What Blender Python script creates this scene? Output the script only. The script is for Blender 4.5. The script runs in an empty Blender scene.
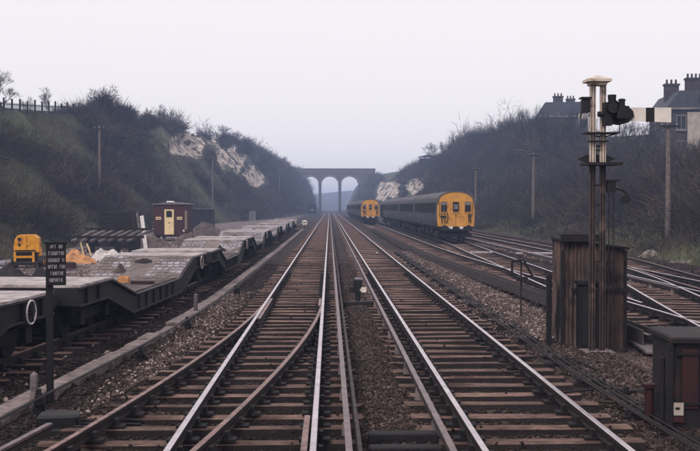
import bpy, math, random
import numpy as np
from mathutils import Vector, Matrix

random.seed(7); rng = np.random.default_rng(7)
S = bpy.context.scene
COL = S.collection
R = math.radians

# ------------------------------------------------------------------ camera
cam = bpy.data.cameras.new('camera'); cam.lens = 36.0*1000/700; cam.sensor_width = 36
cam.clip_end = 6000; cam.clip_start = 0.1
camo = bpy.data.objects.new('camera', cam); COL.objects.link(camo)
camo.location = (0, 0, 2.5); camo.rotation_euler = (R(90-1.06), 0, R(-1.174))
S.camera = camo

# ------------------------------------------------------------------ world, sun, exposure
SUN_EL, SUN_AZ = 48, 215          # degrees, azimuth clockwise from +Y
w = bpy.data.worlds.new('World'); S.world = w; w.use_nodes = True
nt = w.node_tree; nt.nodes.clear()
wo = nt.nodes.new('ShaderNodeOutputWorld'); bg = nt.nodes.new('ShaderNodeBackground')
sky = nt.nodes.new('ShaderNodeTexSky'); sky.sky_type = 'NISHITA'; sky.sun_disc = False
sky.sun_elevation = R(SUN_EL); sky.sun_rotation = R(SUN_AZ); sky.dust_density = 5; sky.air_density = 1.5
hs = nt.nodes.new('ShaderNodeHueSaturation'); hs.inputs['Saturation'].default_value = 0.12
mx = nt.nodes.new('ShaderNodeMix'); mx.data_type = 'RGBA'; mx.inputs[0].default_value = 0.86
mx.inputs[7].default_value = (6.75, 6.38, 6.58, 1)      # even overcast
nt.links.new(sky.outputs[0], hs.inputs['Color']); nt.links.new(hs.outputs[0], mx.inputs[6])
nt.links.new(mx.outputs[2], bg.inputs['Color']); bg.inputs['Strength'].default_value = 0.1
nt.links.new(bg.outputs[0], wo.inputs[0])
sl = bpy.data.lights.new('sun', 'SUN'); sl.energy = 1.2; sl.angle = R(20); sl.color = (1.0, 0.95, 0.9)
so = bpy.data.objects.new('sun', sl); COL.objects.link(so)
d = Vector((math.sin(R(SUN_AZ))*math.cos(R(SUN_EL)), math.cos(R(SUN_AZ))*math.cos(R(SUN_EL)), math.sin(R(SUN_EL))))
so.rotation_euler = d.to_track_quat('Z', 'Y').to_euler(); so.location = (0, -20, 60)
vs = S.view_settings; vs.view_transform = 'Standard'; vs.look = 'None'; vs.exposure = 0.66; vs.gamma = 1
S.cycles.volume_bounces = 1; S.cycles.max_bounces = 6; S.cycles.diffuse_bounces = 2
S.cycles.transparent_max_bounces = 4

# ------------------------------------------------------------------ helpers
def tag(o, label=None, cat=None, group=None, kind=None):
    if label: o['label'] = label
    if cat: o['category'] = cat
    if group: o['group'] = group
    if kind: o['kind'] = kind
    return o
def empty(name, loc=(0,0,0), rz=0, label=None, cat=None, group=None):
    o = bpy.data.objects.new(name, None); COL.objects.link(o)
    o.location = loc; o.rotation_euler = (0,0,rz); o.empty_display_size = .2
    return tag(o, label, cat, group)
def children(o): return [c for c in bpy.data.objects if c.parent == o]
def copy_tree(o, parent=None, kids=None):
    c = o.copy(); COL.objects.link(c); c.parent = parent
    for ch in list(o.children): copy_tree(ch, c)
    return c
def inst(o, parent, loc, rot=None, scale=None):
    c = o.copy(); COL.objects.link(c); c.parent = parent; c.location = loc
    if rot is not None: c.rotation_euler = rot
    if scale is not None: c.scale = scale
    return c

class MB:
    def __init__(s): s.v=[]; s.f=[]; s.m=[]
    def add(s, vs, fs, mi=0):
        n=len(s.v); s.v += [tuple(p) for p in vs]
        s.f += [tuple(i+n for i in f) for f in fs]; s.m += [mi]*len(fs); return s
    def box(s, c, sz, rot=(0,0,0), mi=0):
        from mathutils import Euler
        M = Euler(rot).to_matrix(); c=Vector(c); hx,hy,hz=[a/2 for a in sz]
        P=[c+M@Vector((x*hx,y*hy,z*hz)) for z in(-1,1) for y in(-1,1) for x in(-1,1)]
        return s.add(P,[(0,2,3,1),(4,5,7,6),(0,1,5,4),(2,6,7,3),(0,4,6,2),(1,3,7,5)],mi)
    def bevbox(s, c, sz, b=.02, mi=0):
        # box with chamfered vertical and top edges
        x,y,z=[a/2 for a in sz]; cx,cy,cz=c
        def ring(h,i): return [(cx+a,cy+e,cz+h) for a,e in((-x+i+b,-y+i),(x-i-b,-y+i),(x-i,-y+i+b),(x-i,y-i-b),(x-i-b,y-i),(-x+i+b,y-i),(-x+i,y-i-b),(-x+i,-y+i+b))]
        P=ring(-z,0)+ring(z-b,0)+ring(z,b); F=[tuple(range(7,-1,-1)),tuple(range(16,24))]
        for k in range(2):
            for i in range(8): j=(i+1)%8; F.append((k*8+i,k*8+j,k*8+8+j,k*8+8+i))
        return s.add(P,F,mi)
    def tube(s, a, b, r0, r1=None, n=8, mi=0, cap=True):
        r1 = r0 if r1 is None else r1; a=Vector(a); b=Vector(b); d=(b-a)
        if d.length<1e-6: return s
        q=d.to_track_quat('Z','Y').to_matrix(); P=[]
        for c,r in((a,r0),(b,r1)):
            for i in range(n):
                t=2*math.pi*i/n; P.append(c+q@Vector((r*math.cos(t),r*math.sin(t),0)))
        F=[(i,(i+1)%n,n+(i+1)%n,n+i) for i in range(n)]
        if cap: F+= [tuple(range(n-1,-1,-1)), tuple(range(n,2*n))]
        return s.add(P,F,mi)
    def path(s, pts, r, n=6, mi=0):
        for a,b in zip(pts[:-1],pts[1:]): s.tube(a,b,r,r,n,mi)
        return s
    def poly(s, pts2, axis, a, b, mi=0):
        """extrude a 2D polygon along axis from a to b; axis 'x': pts=(y,z); 'y': pts=(x,z); 'z': pts=(x,y)"""
        def mk(p,t): return {'x':(t,p[0],p[1]),'y':(p[0],t,p[1]),'z':(p[0],p[1],t)}[axis]
        n=len(pts2); P=[mk(p,a) for p in pts2]+[mk(p,b) for p in pts2]
        F=[tuple(range(n)),tuple(range(2*n-1,n-1,-1))]+[(i,n+i,n+(i+1)%n,(i+1)%n) for i in range(n)]
        return s.add(P,F,mi)
    def strip(s, top, bot, axis, a, b, mi=0):
        """prism made of quads between two polylines"""
        def mk(p,t): return {'x':(t,p[0],p[1]),'y':(p[0],t,p[1])}[axis]
        n=len(top); P=[mk(p,a) for p in top]+[mk(p,a) for p in bot]+[mk(p,b) for p in top]+[mk(p,b) for p in bot]
        F=[]
        for i in range(n-1):
            F+=[(i,i+1,n+i+1,n+i),(2*n+i,3*n+i,3*n+i+1,2*n+i+1),(i,2*n+i,2*n+i+1,i+1),(n+i,n+i+1,3*n+i+1,3*n+i)]
        F+=[(0,n,3*n,2*n),(n-1,3*n-1,4*n-1,2*n-1)]
        return s.add(P,F,mi)
    def sweep(s, prof, path, mis=None, closed=True, cap=True):
        """prof: list of (u,z) with u to the right of travel; path: list of (x,y,z)"""
        n=len(prof); P=[]; k=len(path)
        for i,p in enumerate(path):
            a=path[max(0,i-1)]; b=path[min(k-1,i+1)]
            dx,dy=b[0]-a[0],b[1]-a[1]; L=math.hypot(dx,dy); nx,ny=dy/L,-dx/L
            for u,z in prof: P.append((p[0]+nx*u,p[1]+ny*u,p[2]+z))
        base=len(s.v); s.v+=P
        for i in range(k-1):
            for j in range(n if closed else n-1):
                jj=(j+1)%n
                s.f.append((base+i*n+j,base+i*n+jj,base+(i+1)*n+jj,base+(i+1)*n+j)); s.m.append(mis[j] if mis else 0)
        if cap and closed:
            s.f.append(tuple(base+j for j in range(n-1,-1,-1))); s.m.append(0)
            s.f.append(tuple(base+(k-1)*n+j for j in range(n))); s.m.append(0)
        return s
    def build(s, name, mats, parent=None, smooth=False, loc=None):
        me=bpy.data.meshes.new(name); me.from_pydata(s.v,[],s.f)
        if not isinstance(mats,(list,tuple)): mats=[mats]
        for m in mats: me.materials.append(m)
        if len(mats)>1: me.polygons.foreach_set('material_index', s.m)
        if smooth: me.polygons.foreach_set('use_smooth',[True]*len(me.polygons))
        me.update(); me.validate()
        o=bpy.data.objects.new(name,me); COL.objects.link(o); o.parent=parent
        if loc: o.location=loc
        return o
def npmesh(name, V, F, mat, parent=None, smooth=False):
    """V (n,3) array, F (m,k) array of equal-size faces"""
    me=bpy.data.meshes.new(name); k=F.shape[1]
    me.vertices.add(len(V)); me.vertices.foreach_set('co', V.astype(np.float32).ravel())
    me.loops.add(F.size); me.loops.foreach_set('vertex_index', F.astype(np.int32).ravel())
    me.polygons.add(len(F)); me.polygons.foreach_set('loop_start', np.arange(0,F.size,k,dtype=np.int32))
    me.polygons.foreach_set('loop_total', np.full(len(F),k,dtype=np.int32))
    if smooth: me.polygons.foreach_set('use_smooth', np.ones(len(F),dtype=bool))
    me.materials.append(mat); me.update(calc_edges=True)
    o=bpy.data.objects.new(name,me); COL.objects.link(o); o.parent=parent
    return o

# value noise for geometry
_N = rng.random((64,64,64)).astype(np.float64)
def noise3(x,y,z,sc=1.0):
    x=np.asarray(x)*sc; y=np.asarray(y)*sc; z=np.asarray(z)*sc
    xi=np.floor(x).astype(int); yi=np.floor(y).astype(int); zi=np.floor(z).astype(int)
    fx,fy,fz=x-xi,y-yi,z-zi
    fx=fx*fx*(3-2*fx); fy=fy*fy*(3-2*fy); fz=fz*fz*(3-2*fz); o=0
    for a in(0,1):
        for b in(0,1):
            for c in(0,1):
                o=o+_N[(xi+a)%64,(yi+b)%64,(zi+c)%64]*(fx if a else 1-fx)*(fy if b else 1-fy)*(fz if c else 1-fz)
    return o*2-1
def fbm(x,y,z,sc,o=3):
    r=0; a=1
    for i in range(o): r=r+a*noise3(x,y,z,sc*2**i); a*=.5
    return r

# ------------------------------------------------------------------ materials
def lin(c):
    q=[((v/255)/12.92 if v/255<=.04045 else ((v/255+.055)/1.055)**2.4) for v in c]
    l=.3*q[0]+.6*q[1]+.1*q[2]; k=min(1,.36+2.5*l)           # contrast curve: deep shadow blacks put into the base colours
    return tuple(v*k for v in q)+(1,)
def mat(name, c1, c2=None, scale=4, rough=.8, metal=0, bump=0, bscale=None, island=0, objrand=0, spec=.4, stretch=None, c3=None, s3=1.0, t3=(.55,.7)):
    m=bpy.data.materials.new(name); m.use_nodes=True; n=m.node_tree; L=n.links
    b=n.nodes['Principled BSDF']; b.inputs['Roughness'].default_value=rough; b.inputs['Metallic'].default_value=metal
    b.inputs['Specular IOR Level'].default_value=spec
    geo=n.nodes.new('ShaderNodeNewGeometry'); vec=geo.outputs['Position']
    if stretch:
        mp=n.nodes.new('ShaderNodeMapping'); mp.inputs['Scale'].default_value=stretch; L.new(vec,mp.inputs[0]); vec=mp.outputs[0]
    A=lin(c1); B=lin(c2) if c2 else A
    nz=n.nodes.new('ShaderNodeTexNoise'); nz.inputs['Scale'].default_value=scale; nz.inputs['Detail'].default_value=5; nz.inputs['Roughness'].default_value=.65
    L.new(vec,nz.inputs['Vector'])
    rp=n.nodes.new('ShaderNodeValToRGB'); rp.color_ramp.elements[0].color=A; rp.color_ramp.elements[1].color=B
    rp.color_ramp.elements[0].position=.35; rp.color_ramp.elements[1].position=.65
    L.new(nz.outputs[0],rp.inputs[0]); col=rp.outputs[0]
    if c3:
        n3=n.nodes.new('ShaderNodeTexNoise'); n3.inputs['Scale'].default_value=s3; n3.inputs['Detail'].default_value=4; L.new(geo.outputs['Position'],n3.inputs['Vector'])
        mr=n.nodes.new('ShaderNodeMapRange'); mr.inputs[1].default_value=t3[0]; mr.inputs[2].default_value=t3[1]; L.new(n3.outputs[0],mr.inputs[0])
        mm=n.nodes.new('ShaderNodeMix'); mm.data_type='RGBA'; L.new(mr.outputs[0],mm.inputs[0]); L.new(col,mm.inputs[6]); mm.inputs[7].default_value=lin(c3); col=mm.outputs[2]
    for amt,src in((island,'i'),(objrand,'o')):
        if amt:
            if src=='i': val=geo.outputs['Random Per Island']
            else: oi=n.nodes.new('ShaderNodeObjectInfo'); val=oi.outputs['Random']
            mr=n.nodes.new('ShaderNodeMapRange'); mr.inputs[3].default_value=1-amt; mr.inputs[4].default_value=1+amt; L.new(val,mr.inputs[0])
            h=n.nodes.new('ShaderNodeHueSaturation'); L.new(col,h.inputs['Color']); L.new(mr.outputs[0],h.inputs['Value']); col=h.outputs[0]
    L.new(col,b.inputs['Base Color'])
    if bump:
        n2=n.nodes.new('ShaderNodeTexNoise'); n2.inputs['Scale'].default_value=bscale or scale*4; n2.inputs['Detail'].default_value=4; L.new(vec,n2.inputs['Vector'])
        bp=n.nodes.new('ShaderNodeBump'); bp.inputs['Strength'].default_value=bump; bp.inputs['Distance'].default_value=.05
        L.new(n2.outputs[0],bp.inputs['Height']); L.new(bp.outputs[0],b.inputs['Normal'])
    return m

K={}
K['rail_top']=mat('rail_polished_steel',(225,215,218),(190,178,180),scale=3,rough=.36,metal=1)
K['rail_rust_top']=mat('rail_dull_top',(150,118,112),(112,84,80),scale=6,rough=.5,metal=.25)
K['rail_side']=mat('rail_rusty_side',(62,42,38),(40,28,28),scale=12,rough=.85)
K['cond']=mat('conductor_rail_top',(134,116,118),(106,90,92),scale=5,rough=.45,metal=.3)
K['chair']=mat('cast_iron_chair',(38,27,28),(24,18,20),scale=9,rough=.85)
K['sleeper']=mat('weathered_sleeper',(148,116,104),(98,75,68),scale=7,rough=.85,bump=.6,objrand=.3,stretch=(1,5,5),c3=(92,58,46),s3=1.3,t3=(.48,.66))
K['sleeper_side']=mat('dark_sleeper_side',(62,48,46),(40,31,32),scale=8,rough=.9)  # darker sleeper colour, used on the side faces only
K['sleeper_stuff']=mat('weathered_sleeper_far',(128,96,84),(92,68,60),scale=7,rough=.9,island=.2)
K['guard']=mat('guard_board_timber',(92,80,80),(62,52,54),scale=6,rough=.85,bump=.3)
K['concrete']=mat('old_concrete',(140,124,122),(104,92,92),scale=6,rough=.9,bump=.3,objrand=.18)
K['wood_dark']=mat('dark_tarred_timber',(46,38,40),(28,24,28),scale=6,rough=.85,bump=.4,objrand=.2)
K['wood_grey']=mat('grey_weathered_timber',(126,114,116),(88,78,80),scale=6,rough=.85,bump=.4,objrand=.2)
K['wood_pole']=mat('telegraph_pole_timber',(130,116,110),(98,86,82),scale=5,rough=.85,bump=.3)
K['black']=mat('black_paint',(26,23,27),(15,14,18),scale=5,rough=.6)
K['rustblack']=mat('rusty_dark_iron',(46,36,38),(28,24,28),scale=6,rough=.75,c3=(80,48,38),s3=3)
K['wagon']=mat('grimy_wagon_steel',(40,34,40),(25,22,28),scale=3,rough=.6,c3=(58,46,46),s3=1.4)
K['wagon_edge']=mat('wagon_flange_steel',(74,67,74),(46,41,47),scale=3,rough=.55)
K['deck']=mat('sky_pale_deck_boards',(184,173,173),(136,126,126),scale=3,rough=.75,bump=.25,c3=(104,90,92),s3=1.3,t3=(.58,.72))  # pale tone puts the sky's reflection on the end decks into the colour
K['ramp']=mat('ramp_steel_plate',(128,112,108),(98,84,82),scale=3,rough=.6,c3=(146,136,138),s3=.9)
K['cleat']=mat('worn_tread_steel',(172,168,178),(134,130,138),scale=2.5,rough=.6,metal=.1,c3=(112,98,94),s3=1.6,t3=(.45,.6))
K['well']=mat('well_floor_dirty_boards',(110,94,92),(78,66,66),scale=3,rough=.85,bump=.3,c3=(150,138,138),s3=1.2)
K['white']=mat('white_paint',(222,214,212),(192,182,180),scale=7,rough=.6)
K['cream']=mat('cream_paint',(232,208,160),(214,186,140),scale=4,rough=.6)
K['maroon']=mat('maroon_paint',(92,38,46),(72,30,38),scale=3,rough=.6)
K['yellow']=mat('rail_yellow_paint',(208,148,60),(184,126,50),scale=2.2,rough=.5,c3=(170,112,40),s3=1.8)
K['plant_yellow']=mat('plant_yellow_paint',(226,156,30),(196,124,28),scale=3,rough=.55,c3=(120,78,40),s3=3,t3=(.6,.75))
K['trainblue']=mat('faded_blue_green_coach_paint',(100,104,112),(80,84,92),scale=1.6,rough=.45)
K['traindoor']=mat('coach_door_paint',(90,95,104),(72,76,86),scale=1.6,rough=.45,objrand=.15)
K['roof_grey']=mat('grey_coach_roof',(104,100,106),(78,76,84),scale=1.4,rough=.75)
K['under']=mat('underframe_grime',(26,23,27),(15,14,18),scale=3,rough=.85)
K['glass']=mat('window_glass',(32,40,44),(24,30,34),scale=2,rough=.5,spec=.3)
K['letter']=mat('weathered_letter_paint',(182,176,178),(140,134,138),scale=9,rough=.7)
K['winframe']=mat('grey_sash_paint',(132,124,124),(104,98,100),scale=4,rough=.7)
K['brick']=mat('dark_stock_brick',(88,76,76),(64,56,58),scale=2,rough=.9,bump=.3)
K['stone']=mat('viaduct_brickwork',(104,92,92),(80,72,74),scale=.5,rough=.9)
K['stone_pale']=mat('viaduct_stone_dressing',(134,124,122),(110,100,100),scale=.6,rough=.9)
K['slate']=mat('slate_roof',(84,84,94),(64,64,74),scale=2,rough=.7)
K['render']=mat('pale_house_render',(178,166,156),(146,134,126),scale=1.5,rough=.9)
K['pot']=mat('clay_chimney_pot',(104,80,74),(84,66,64),scale=3,rough=.9)
K['corr']=mat('rusty_corrugated_iron',(124,100,92),(72,58,56),scale=2.2,rough=.75,stretch=(3,3,.6),c3=(36,30,36),s3=1.6,t3=(.5,.62))
K['bark']=mat('grey_brown_bark',(66,54,52),(44,37,38),scale=3,rough=.9)
K['twig']=mat('winter_twigs',(62,48,48),(42,34,38),scale=.6,rough=.95,island=.35)
K['tarp']=mat('orange_sand',(196,140,92),(158,110,76),scale=3,rough=.95,bump=.5)
K['rubble']=mat('white_chalk_rubble',(206,198,194),(150,142,140),scale=3,rough=.95,bump=.6,island=.25)
K['spoil']=mat('brown_spoil',(112,96,92),(74,62,62),scale=2,rough=.95,bump=.6,island=.25)
K['scar']=mat('bare_chalky_earth',(150,138,128),(104,92,86),scale=2,rough=.95,bump=.8,c3=(84,80,66),s3=1.2,t3=(.5,.6))
K['grey_metal']=mat('dull_grey_metal',(120,112,116),(92,86,90),scale=3,rough=.6)
K['redpaint']=mat('dark_red_paint',(84,34,34),(54,24,28),scale=4,rough=.6)
K['signal_white']=mat('signal_arm_enamel',(226,216,206),(206,194,184),scale=4,rough=.45)
K['signal_post']=mat('cream_signal_post_paint',(206,192,178),(178,156,142),scale=3,rough=.7,c3=(118,86,76),s3=4)
K['signal_low']=mat('rusty_lower_signal_post',(96,76,70),(58,46,48),scale=3,rough=.8,c3=(130,106,96),s3=3)
K['cabin_grey']=mat('cabin_end_grey',(150,146,156),(120,116,128),scale=3,rough=.7)

# ballast / ground
def ground_mat():
    m=bpy.data.materials.new('ballast_and_yard'); m.use_nodes=True; n=m.node_tree; L=n.links; b=n.nodes['Principled BSDF']
    b.inputs['Roughness'].default_value=.95; b.inputs['Specular IOR Level'].default_value=.2
    geo=n.nodes.new('ShaderNodeNewGeometry'); P=geo.outputs['Position']
    vo=n.nodes.new('ShaderNodeTexVoronoi'); vo.inputs['Scale'].default_value=17; L.new(P,vo.inputs['Vector'])
    sep=n.nodes.new('ShaderNodeSeparateColor'); L.new(vo.outputs['Color'],sep.inputs[0])
    rp=n.nodes.new('ShaderNodeValToRGB'); e=rp.color_ramp.elements
    e[0].color=lin((34,28,30)); e[0].position=0; e[1].color=lin((116,98,94)); e[1].position=1
    k=e.new(.5); k.color=lin((72,56,52)); k=e.new(.8); k.color=lin((92,72,66))
    L.new(sep.outputs[0],rp.inputs[0])
    # dirty film
    n1=n.nodes.new('ShaderNodeTexNoise'); n1.inputs['Scale'].default_value=.55; n1.inputs['Detail'].default_value=6; n1.inputs['Roughness'].default_value=.6; L.new(P,n1.inputs['Vector'])
    r1=n.nodes.new('ShaderNodeMapRange'); r1.inputs[1].default_value=.38; r1.inputs[2].default_value=.66; L.new(n1.outputs[0],r1.inputs[0])
    mx=n.nodes.new('ShaderNodeMix'); mx.data_type='RGBA'; L.new(r1.outputs[0],mx.inputs[0]); L.new(rp.outputs[0],mx.inputs[6]); mx.inputs[7].default_value=lin((38,31,33))
    mxf=n.nodes.new('ShaderNodeMath'); mxf.operation='MULTIPLY'; mxf.inputs[1].default_value=.75; L.new(r1.outputs[0],mxf.inputs[0]); L.new(mxf.outputs[0],mx.inputs[0])
    # yard (left of the wagons): pale trodden dirt
    sx=n.nodes.new('ShaderNodeSeparateXYZ'); L.new(P,sx.inputs[0])
    n2=n.nodes.new('ShaderNodeTexNoise'); n2.inputs['Scale'].default_value=.3; n2.inputs['Detail'].default_value=6; L.new(P,n2.inputs['Vector'])
    ad=n.nodes.new('ShaderNodeMath'); ad.operation='MULTIPLY_ADD'; L.new(n2.outputs[0],ad.inputs[0]); ad.inputs[1].default_value=4; L.new(sx.outputs[0],ad.inputs[2])
    ry=n.nodes.new('ShaderNodeMapRange'); ry.inputs[1].default_value=-5.6; ry.inputs[2].default_value=-7.2; L.new(ad.outputs[0],ry.inputs[0])
    ryd=n.nodes.new('ShaderNodeValToRGB'); ryd.color_ramp.elements[0].color=lin((92,78,78)); ryd.color_ramp.elements[1].color=lin((142,126,124)); ryd.color_ramp.elements[0].position=.38; ryd.color_ramp.elements[1].position=.62
    n3=n.nodes.new('ShaderNodeTexNoise'); n3.inputs['Scale'].default_value=1.4; n3.inputs['Detail'].default_value=7; L.new(P,n3.inputs['Vector']); L.new(n3.outputs[0],ryd.inputs[0])
    my=n.nodes.new('ShaderNodeMix'); my.data_type='RGBA'; L.new(ry.outputs[0],my.inputs[0]); L.new(mx.outputs[2],my.inputs[6]); L.new(ryd.outputs[0],my.inputs[7])
    # paler clean stone between X 4 and 6
    rz=n.nodes.new('ShaderNodeMapRange'); rz.inputs[1].default_value=3.2; rz.inputs[2].default_value=5.6; L.new(ad.outputs[0],rz.inputs[0])
    rz2=n.nodes.new('ShaderNodeMapRange'); rz2.inputs[1].default_value=9.2; rz2.inputs[2].default_value=7.2; L.new(ad.outputs[0],rz2.inputs[0])
    rm=n.nodes.new('ShaderNodeMath'); rm.operation='MULTIPLY'; L.new(rz.outputs[0],rm.inputs[0]); L.new(rz2.outputs[0],rm.inputs[1])
    rm2=n.nodes.new('ShaderNodeMath'); rm2.operation='MULTIPLY'; rd=n.nodes.new('ShaderNodeMapRange'); rd.inputs[1].default_value=9; rd.inputs[2].default_value=24; rd.inputs[4].default_value=.5; L.new(sx.outputs[1],rd.inputs[0])
    rd3=n.nodes.new('ShaderNodeMapRange'); rd3.inputs[1].default_value=66; rd3.inputs[2].default_value=50; L.new(sx.outputs[1],rd3.inputs[0])
    rd4=n.nodes.new('ShaderNodeMath'); rd4.operation='MULTIPLY'; L.new(rd.outputs[0],rd4.inputs[0]); L.new(rd3.outputs[0],rd4.inputs[1])
    L.new(rm.outputs[0],rm2.inputs[0]); L.new(rd4.outputs[0],rm2.inputs[1])
    mz=n.nodes.new('ShaderNodeMix'); mz.data_type='RGBA'; L.new(rm2.outputs[0],mz.inputs[0]); L.new(my.outputs[2],mz.inputs[6])
    vr=n.nodes.new('ShaderNodeMix'); vr.data_type='RGBA'; L.new(sep.outputs[1],vr.inputs[0]); vr.inputs[6].default_value=lin((120,102,100)); vr.inputs[7].default_value=lin((176,156,152)); L.new(vr.outputs[2],mz.inputs[7])
    L.new(mz.outputs[2],b.inputs['Base Color'])
    bp=n.nodes.new('ShaderNodeBump'); bp.inputs['Strength'].default_value=.9; bp.inputs['Distance'].default_value=.04; bp.invert=True
    L.new(vo.outputs['Distance'],bp.inputs['Height']); L.new(bp.outputs[0],b.inputs['Normal'])
    return m
K['ground']=ground_mat()
def island_mat(name, cols, rough=.95):
    m=bpy.data.materials.new(name); m.use_nodes=True; n=m.node_tree; L=n.links; b=n.nodes['Principled BSDF']
    b.inputs['Roughness'].default_value=rough; b.inputs['Specular IOR Level'].default_value=.2
    geo=n.nodes.new('ShaderNodeNewGeometry'); rp=n.nodes.new('ShaderNodeValToRGB'); e=rp.color_ramp.elements
    rp.color_ramp.interpolation='CONSTANT'
    for i,c in enumerate(cols):
        q=e[i] if i<2 else e.new(0)
        q.position=i/len(cols); q.color=lin(c)
    L.new(geo.outputs['Random Per Island'],rp.inputs[0]); L.new(rp.outputs[0],b.inputs['Base Color'])
    return m
K['stones']=island_mat('ballast_stones',[(64,50,46),(74,58,53),(86,68,62),(98,78,72),(112,92,86),(134,114,108),(66,53,50),(76,60,56)])
K['stones_mid']=island_mat('brown_fine_gravel',[(94,78,74),(104,87,82),(116,97,92),(84,69,66),(128,108,102),(98,80,74)])
K['stones_pale']=island_mat('pale_ballast_stones',[(100,84,80),(116,98,94),(130,112,106),(90,75,73),(152,134,128),(76,63,62)])

def scrub_mat(name, cols, gcols, gthr):
    """twig colour by island, patches of green / straw growth by position"""
    m=bpy.data.materials.new(name); m.use_nodes=True; n=m.node_tree; L=n.links; b=n.nodes['Principled BSDF']
    b.inputs['Roughness'].default_value=.95; b.inputs['Specular IOR Level'].default_value=.15
    geo=n.nodes.new('ShaderNodeNewGeometry')
    def ramp(cs):
        rp=n.nodes.new('ShaderNodeValToRGB'); e=rp.color_ramp.elements
        for i,c in enumerate(cs):
            q=e[i] if i<2 else e.new(0)
            q.position=i/(len(cs)-1) if i!=0 else 0; q.color=lin(c)
        L.new(geo.outputs['Random Per Island'],rp.inputs[0]); return rp.outputs[0]
    a=ramp(cols); g=ramp(gcols)
    nz=n.nodes.new('ShaderNodeTexNoise'); nz.inputs['Scale'].default_value=.09; nz.inputs['Detail'].default_value=5; L.new(geo.outputs['Position'],nz.inputs['Vector'])
    mr=n.nodes.new('ShaderNodeMapRange'); mr.inputs[1].default_value=gthr; mr.inputs[2].default_value=gthr+.12; L.new(nz.outputs[0],mr.inputs[0])
    mm=n.nodes.new('ShaderNodeMix'); mm.data_type='RGBA'; L.new(mr.outputs[0],mm.inputs[0]); L.new(a,mm.inputs[6]); L.new(g,mm.inputs[7])
    L.new(mm.outputs[2],b.inputs['Base Color']); return m
K['scrub']=scrub_mat('winter_scrub',[(74,60,62),(44,37,42),(96,78,74),(60,52,54)],[(80,80,56),(56,58,46),(108,96,68)],.55)
def tint_mat():
    m=bpy.data.materials.new('winter_scrub_by_bush'); m.use_nodes=True; n=m.node_tree; b=n.nodes['Principled BSDF']; b.inputs['Roughness'].default_value=.95; b.inputs['Specular IOR Level'].default_value=.15
    a=n.nodes.new('ShaderNodeAttribute'); a.attribute_name='tint'; n.links.new(a.outputs['Color'],b.inputs['Base Color']); return m
K['scrub_tint']=tint_mat()
K['grass']=scrub_mat('rough_grass',[(112,102,82),(84,86,66),(132,118,94),(98,86,74)],[(100,110,80),(80,92,68),(122,122,92)],.48)
def hill_mat(name):
    m=bpy.data.materials.new(name); m.use_nodes=True; n=m.node_tree; L=n.links; b=n.nodes['Principled BSDF']
    b.inputs['Roughness'].default_value=1; b.inputs['Specular IOR Level'].default_value=.1
    geo=n.nodes.new('ShaderNodeNewGeometry'); P=geo.outputs['Position']
    nz=n.nodes.new('ShaderNodeTexNoise'); nz.inputs['Scale'].default_value=.14; nz.inputs['Detail'].default_value=8; nz.inputs['Roughness'].default_value=.65; L.new(P,nz.inputs['Vector'])
    rp=n.nodes.new('ShaderNodeValToRGB'); e=rp.color_ramp.elements
    e[0].position=.3; e[0].color=lin((72,62,60)); e[1].position=.75; e[1].color=lin((120,108,92))
    k=e.new(.45); k.color=lin((84,76,66)); k=e.new(.55); k.color=lin((92,98,74)); k=e.new(.63); k.color=lin((104,106,82))
    L.new(nz.outputs[0],rp.inputs[0]); L.new(rp.outputs[0],b.inputs['Base Color'])
    n2=n.nodes.new('ShaderNodeTexNoise'); n2.inputs['Scale'].default_value=2.2; n2.inputs['Detail'].default_value=6; L.new(P,n2.inputs['Vector'])
    bp=n.nodes.new('ShaderNodeBump'); bp.inputs['Strength'].default_value=1; bp.inputs['Distance'].default_value=.4; L.new(n2.outputs[0],bp.inputs['Height']); L.new(bp.outputs[0],b.inputs['Normal'])
    return m
K['hill']=hill_mat('cutting_slope_earth')
K['chalk']=mat('creviced_chalk',(208,195,182),(146,130,120),scale=.9,rough=.95,bump=1,bscale=2.5,c3=(84,74,64),s3=.55,t3=(.48,.6),stretch=(1,1,.45))  # darker noise patches put streaks and crevice shade into the colour

# ------------------------------------------------------------------ layout functions
VX,VY,F=329.5,207.0,1000.0
def pxw(px,py,D): return Vector(((px-VX)/F*D, D, 2.5+(VY-py)/F*D))
def smooth_fn(pts, win=4.0):
    a=np.array(sorted(pts)); lo,hi=a[0,0]-60,a[-1,0]+60
    xs=np.arange(lo,hi,.25); ys=np.interp(xs,a[:,0],a[:,1]); n=int(win/.25)|1
    yp=np.pad(ys,(n//2,n//2),mode='edge'); ys=np.convolve(yp,np.ones(n)/n,'valid'); ys2=np.pad(ys,(n//2,n//2),mode='edge'); ys=np.convolve(ys2,np.ones(n)/n,'valid')
    return lambda D: np.interp(D,xs,ys)
cx1=lambda D: -0.925+0*np.asarray(D)
cx2=lambda D: 2.357+0*np.asarray(D)
cxd=lambda D: -0.925-.00393*np.maximum(0,28-np.asarray(D))**2
cx3=smooth_fn([(0,7.35),(15,7.35),(20,7.3),(25,7.2),(32,6.95),(39,6.5),(50,6.12),(60,6.0),(500,6.0)],6)
cx4=smooth_fn([(20,7.35),(26,7.42),(32,7.6),(39,7.9),(45,8.1),(56,8.45),(68,8.98),(78,9.2),(300,9.2)],6)
cx5=smooth_fn([(0,11.7),(30,11.75),(60,11.9),(90,12.0),(200,12.0)],8)
cx6=smooth_fn([(20,11.75),(28,11.95),(33,12.3),(40,13.1),(48,14.1),(56,14.6),(200,14.6)],6)
cxw=smooth_fn([(0,-7.6),(10,-6.85),(15,-6.3),(18.7,-5.95),(22,-5.7),(27,-5.45),(32,-5.25),(38,-5.12),(60,-5.1),(500,-5.1)],4)
toeL=smooth_fn([(-40,-16),(50,-16.5),(90,-18.5),(140,-20.5),(180,-18),(230,-14),(300,-11),(400,-9),(480,-8),(800,-8)],15)
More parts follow.
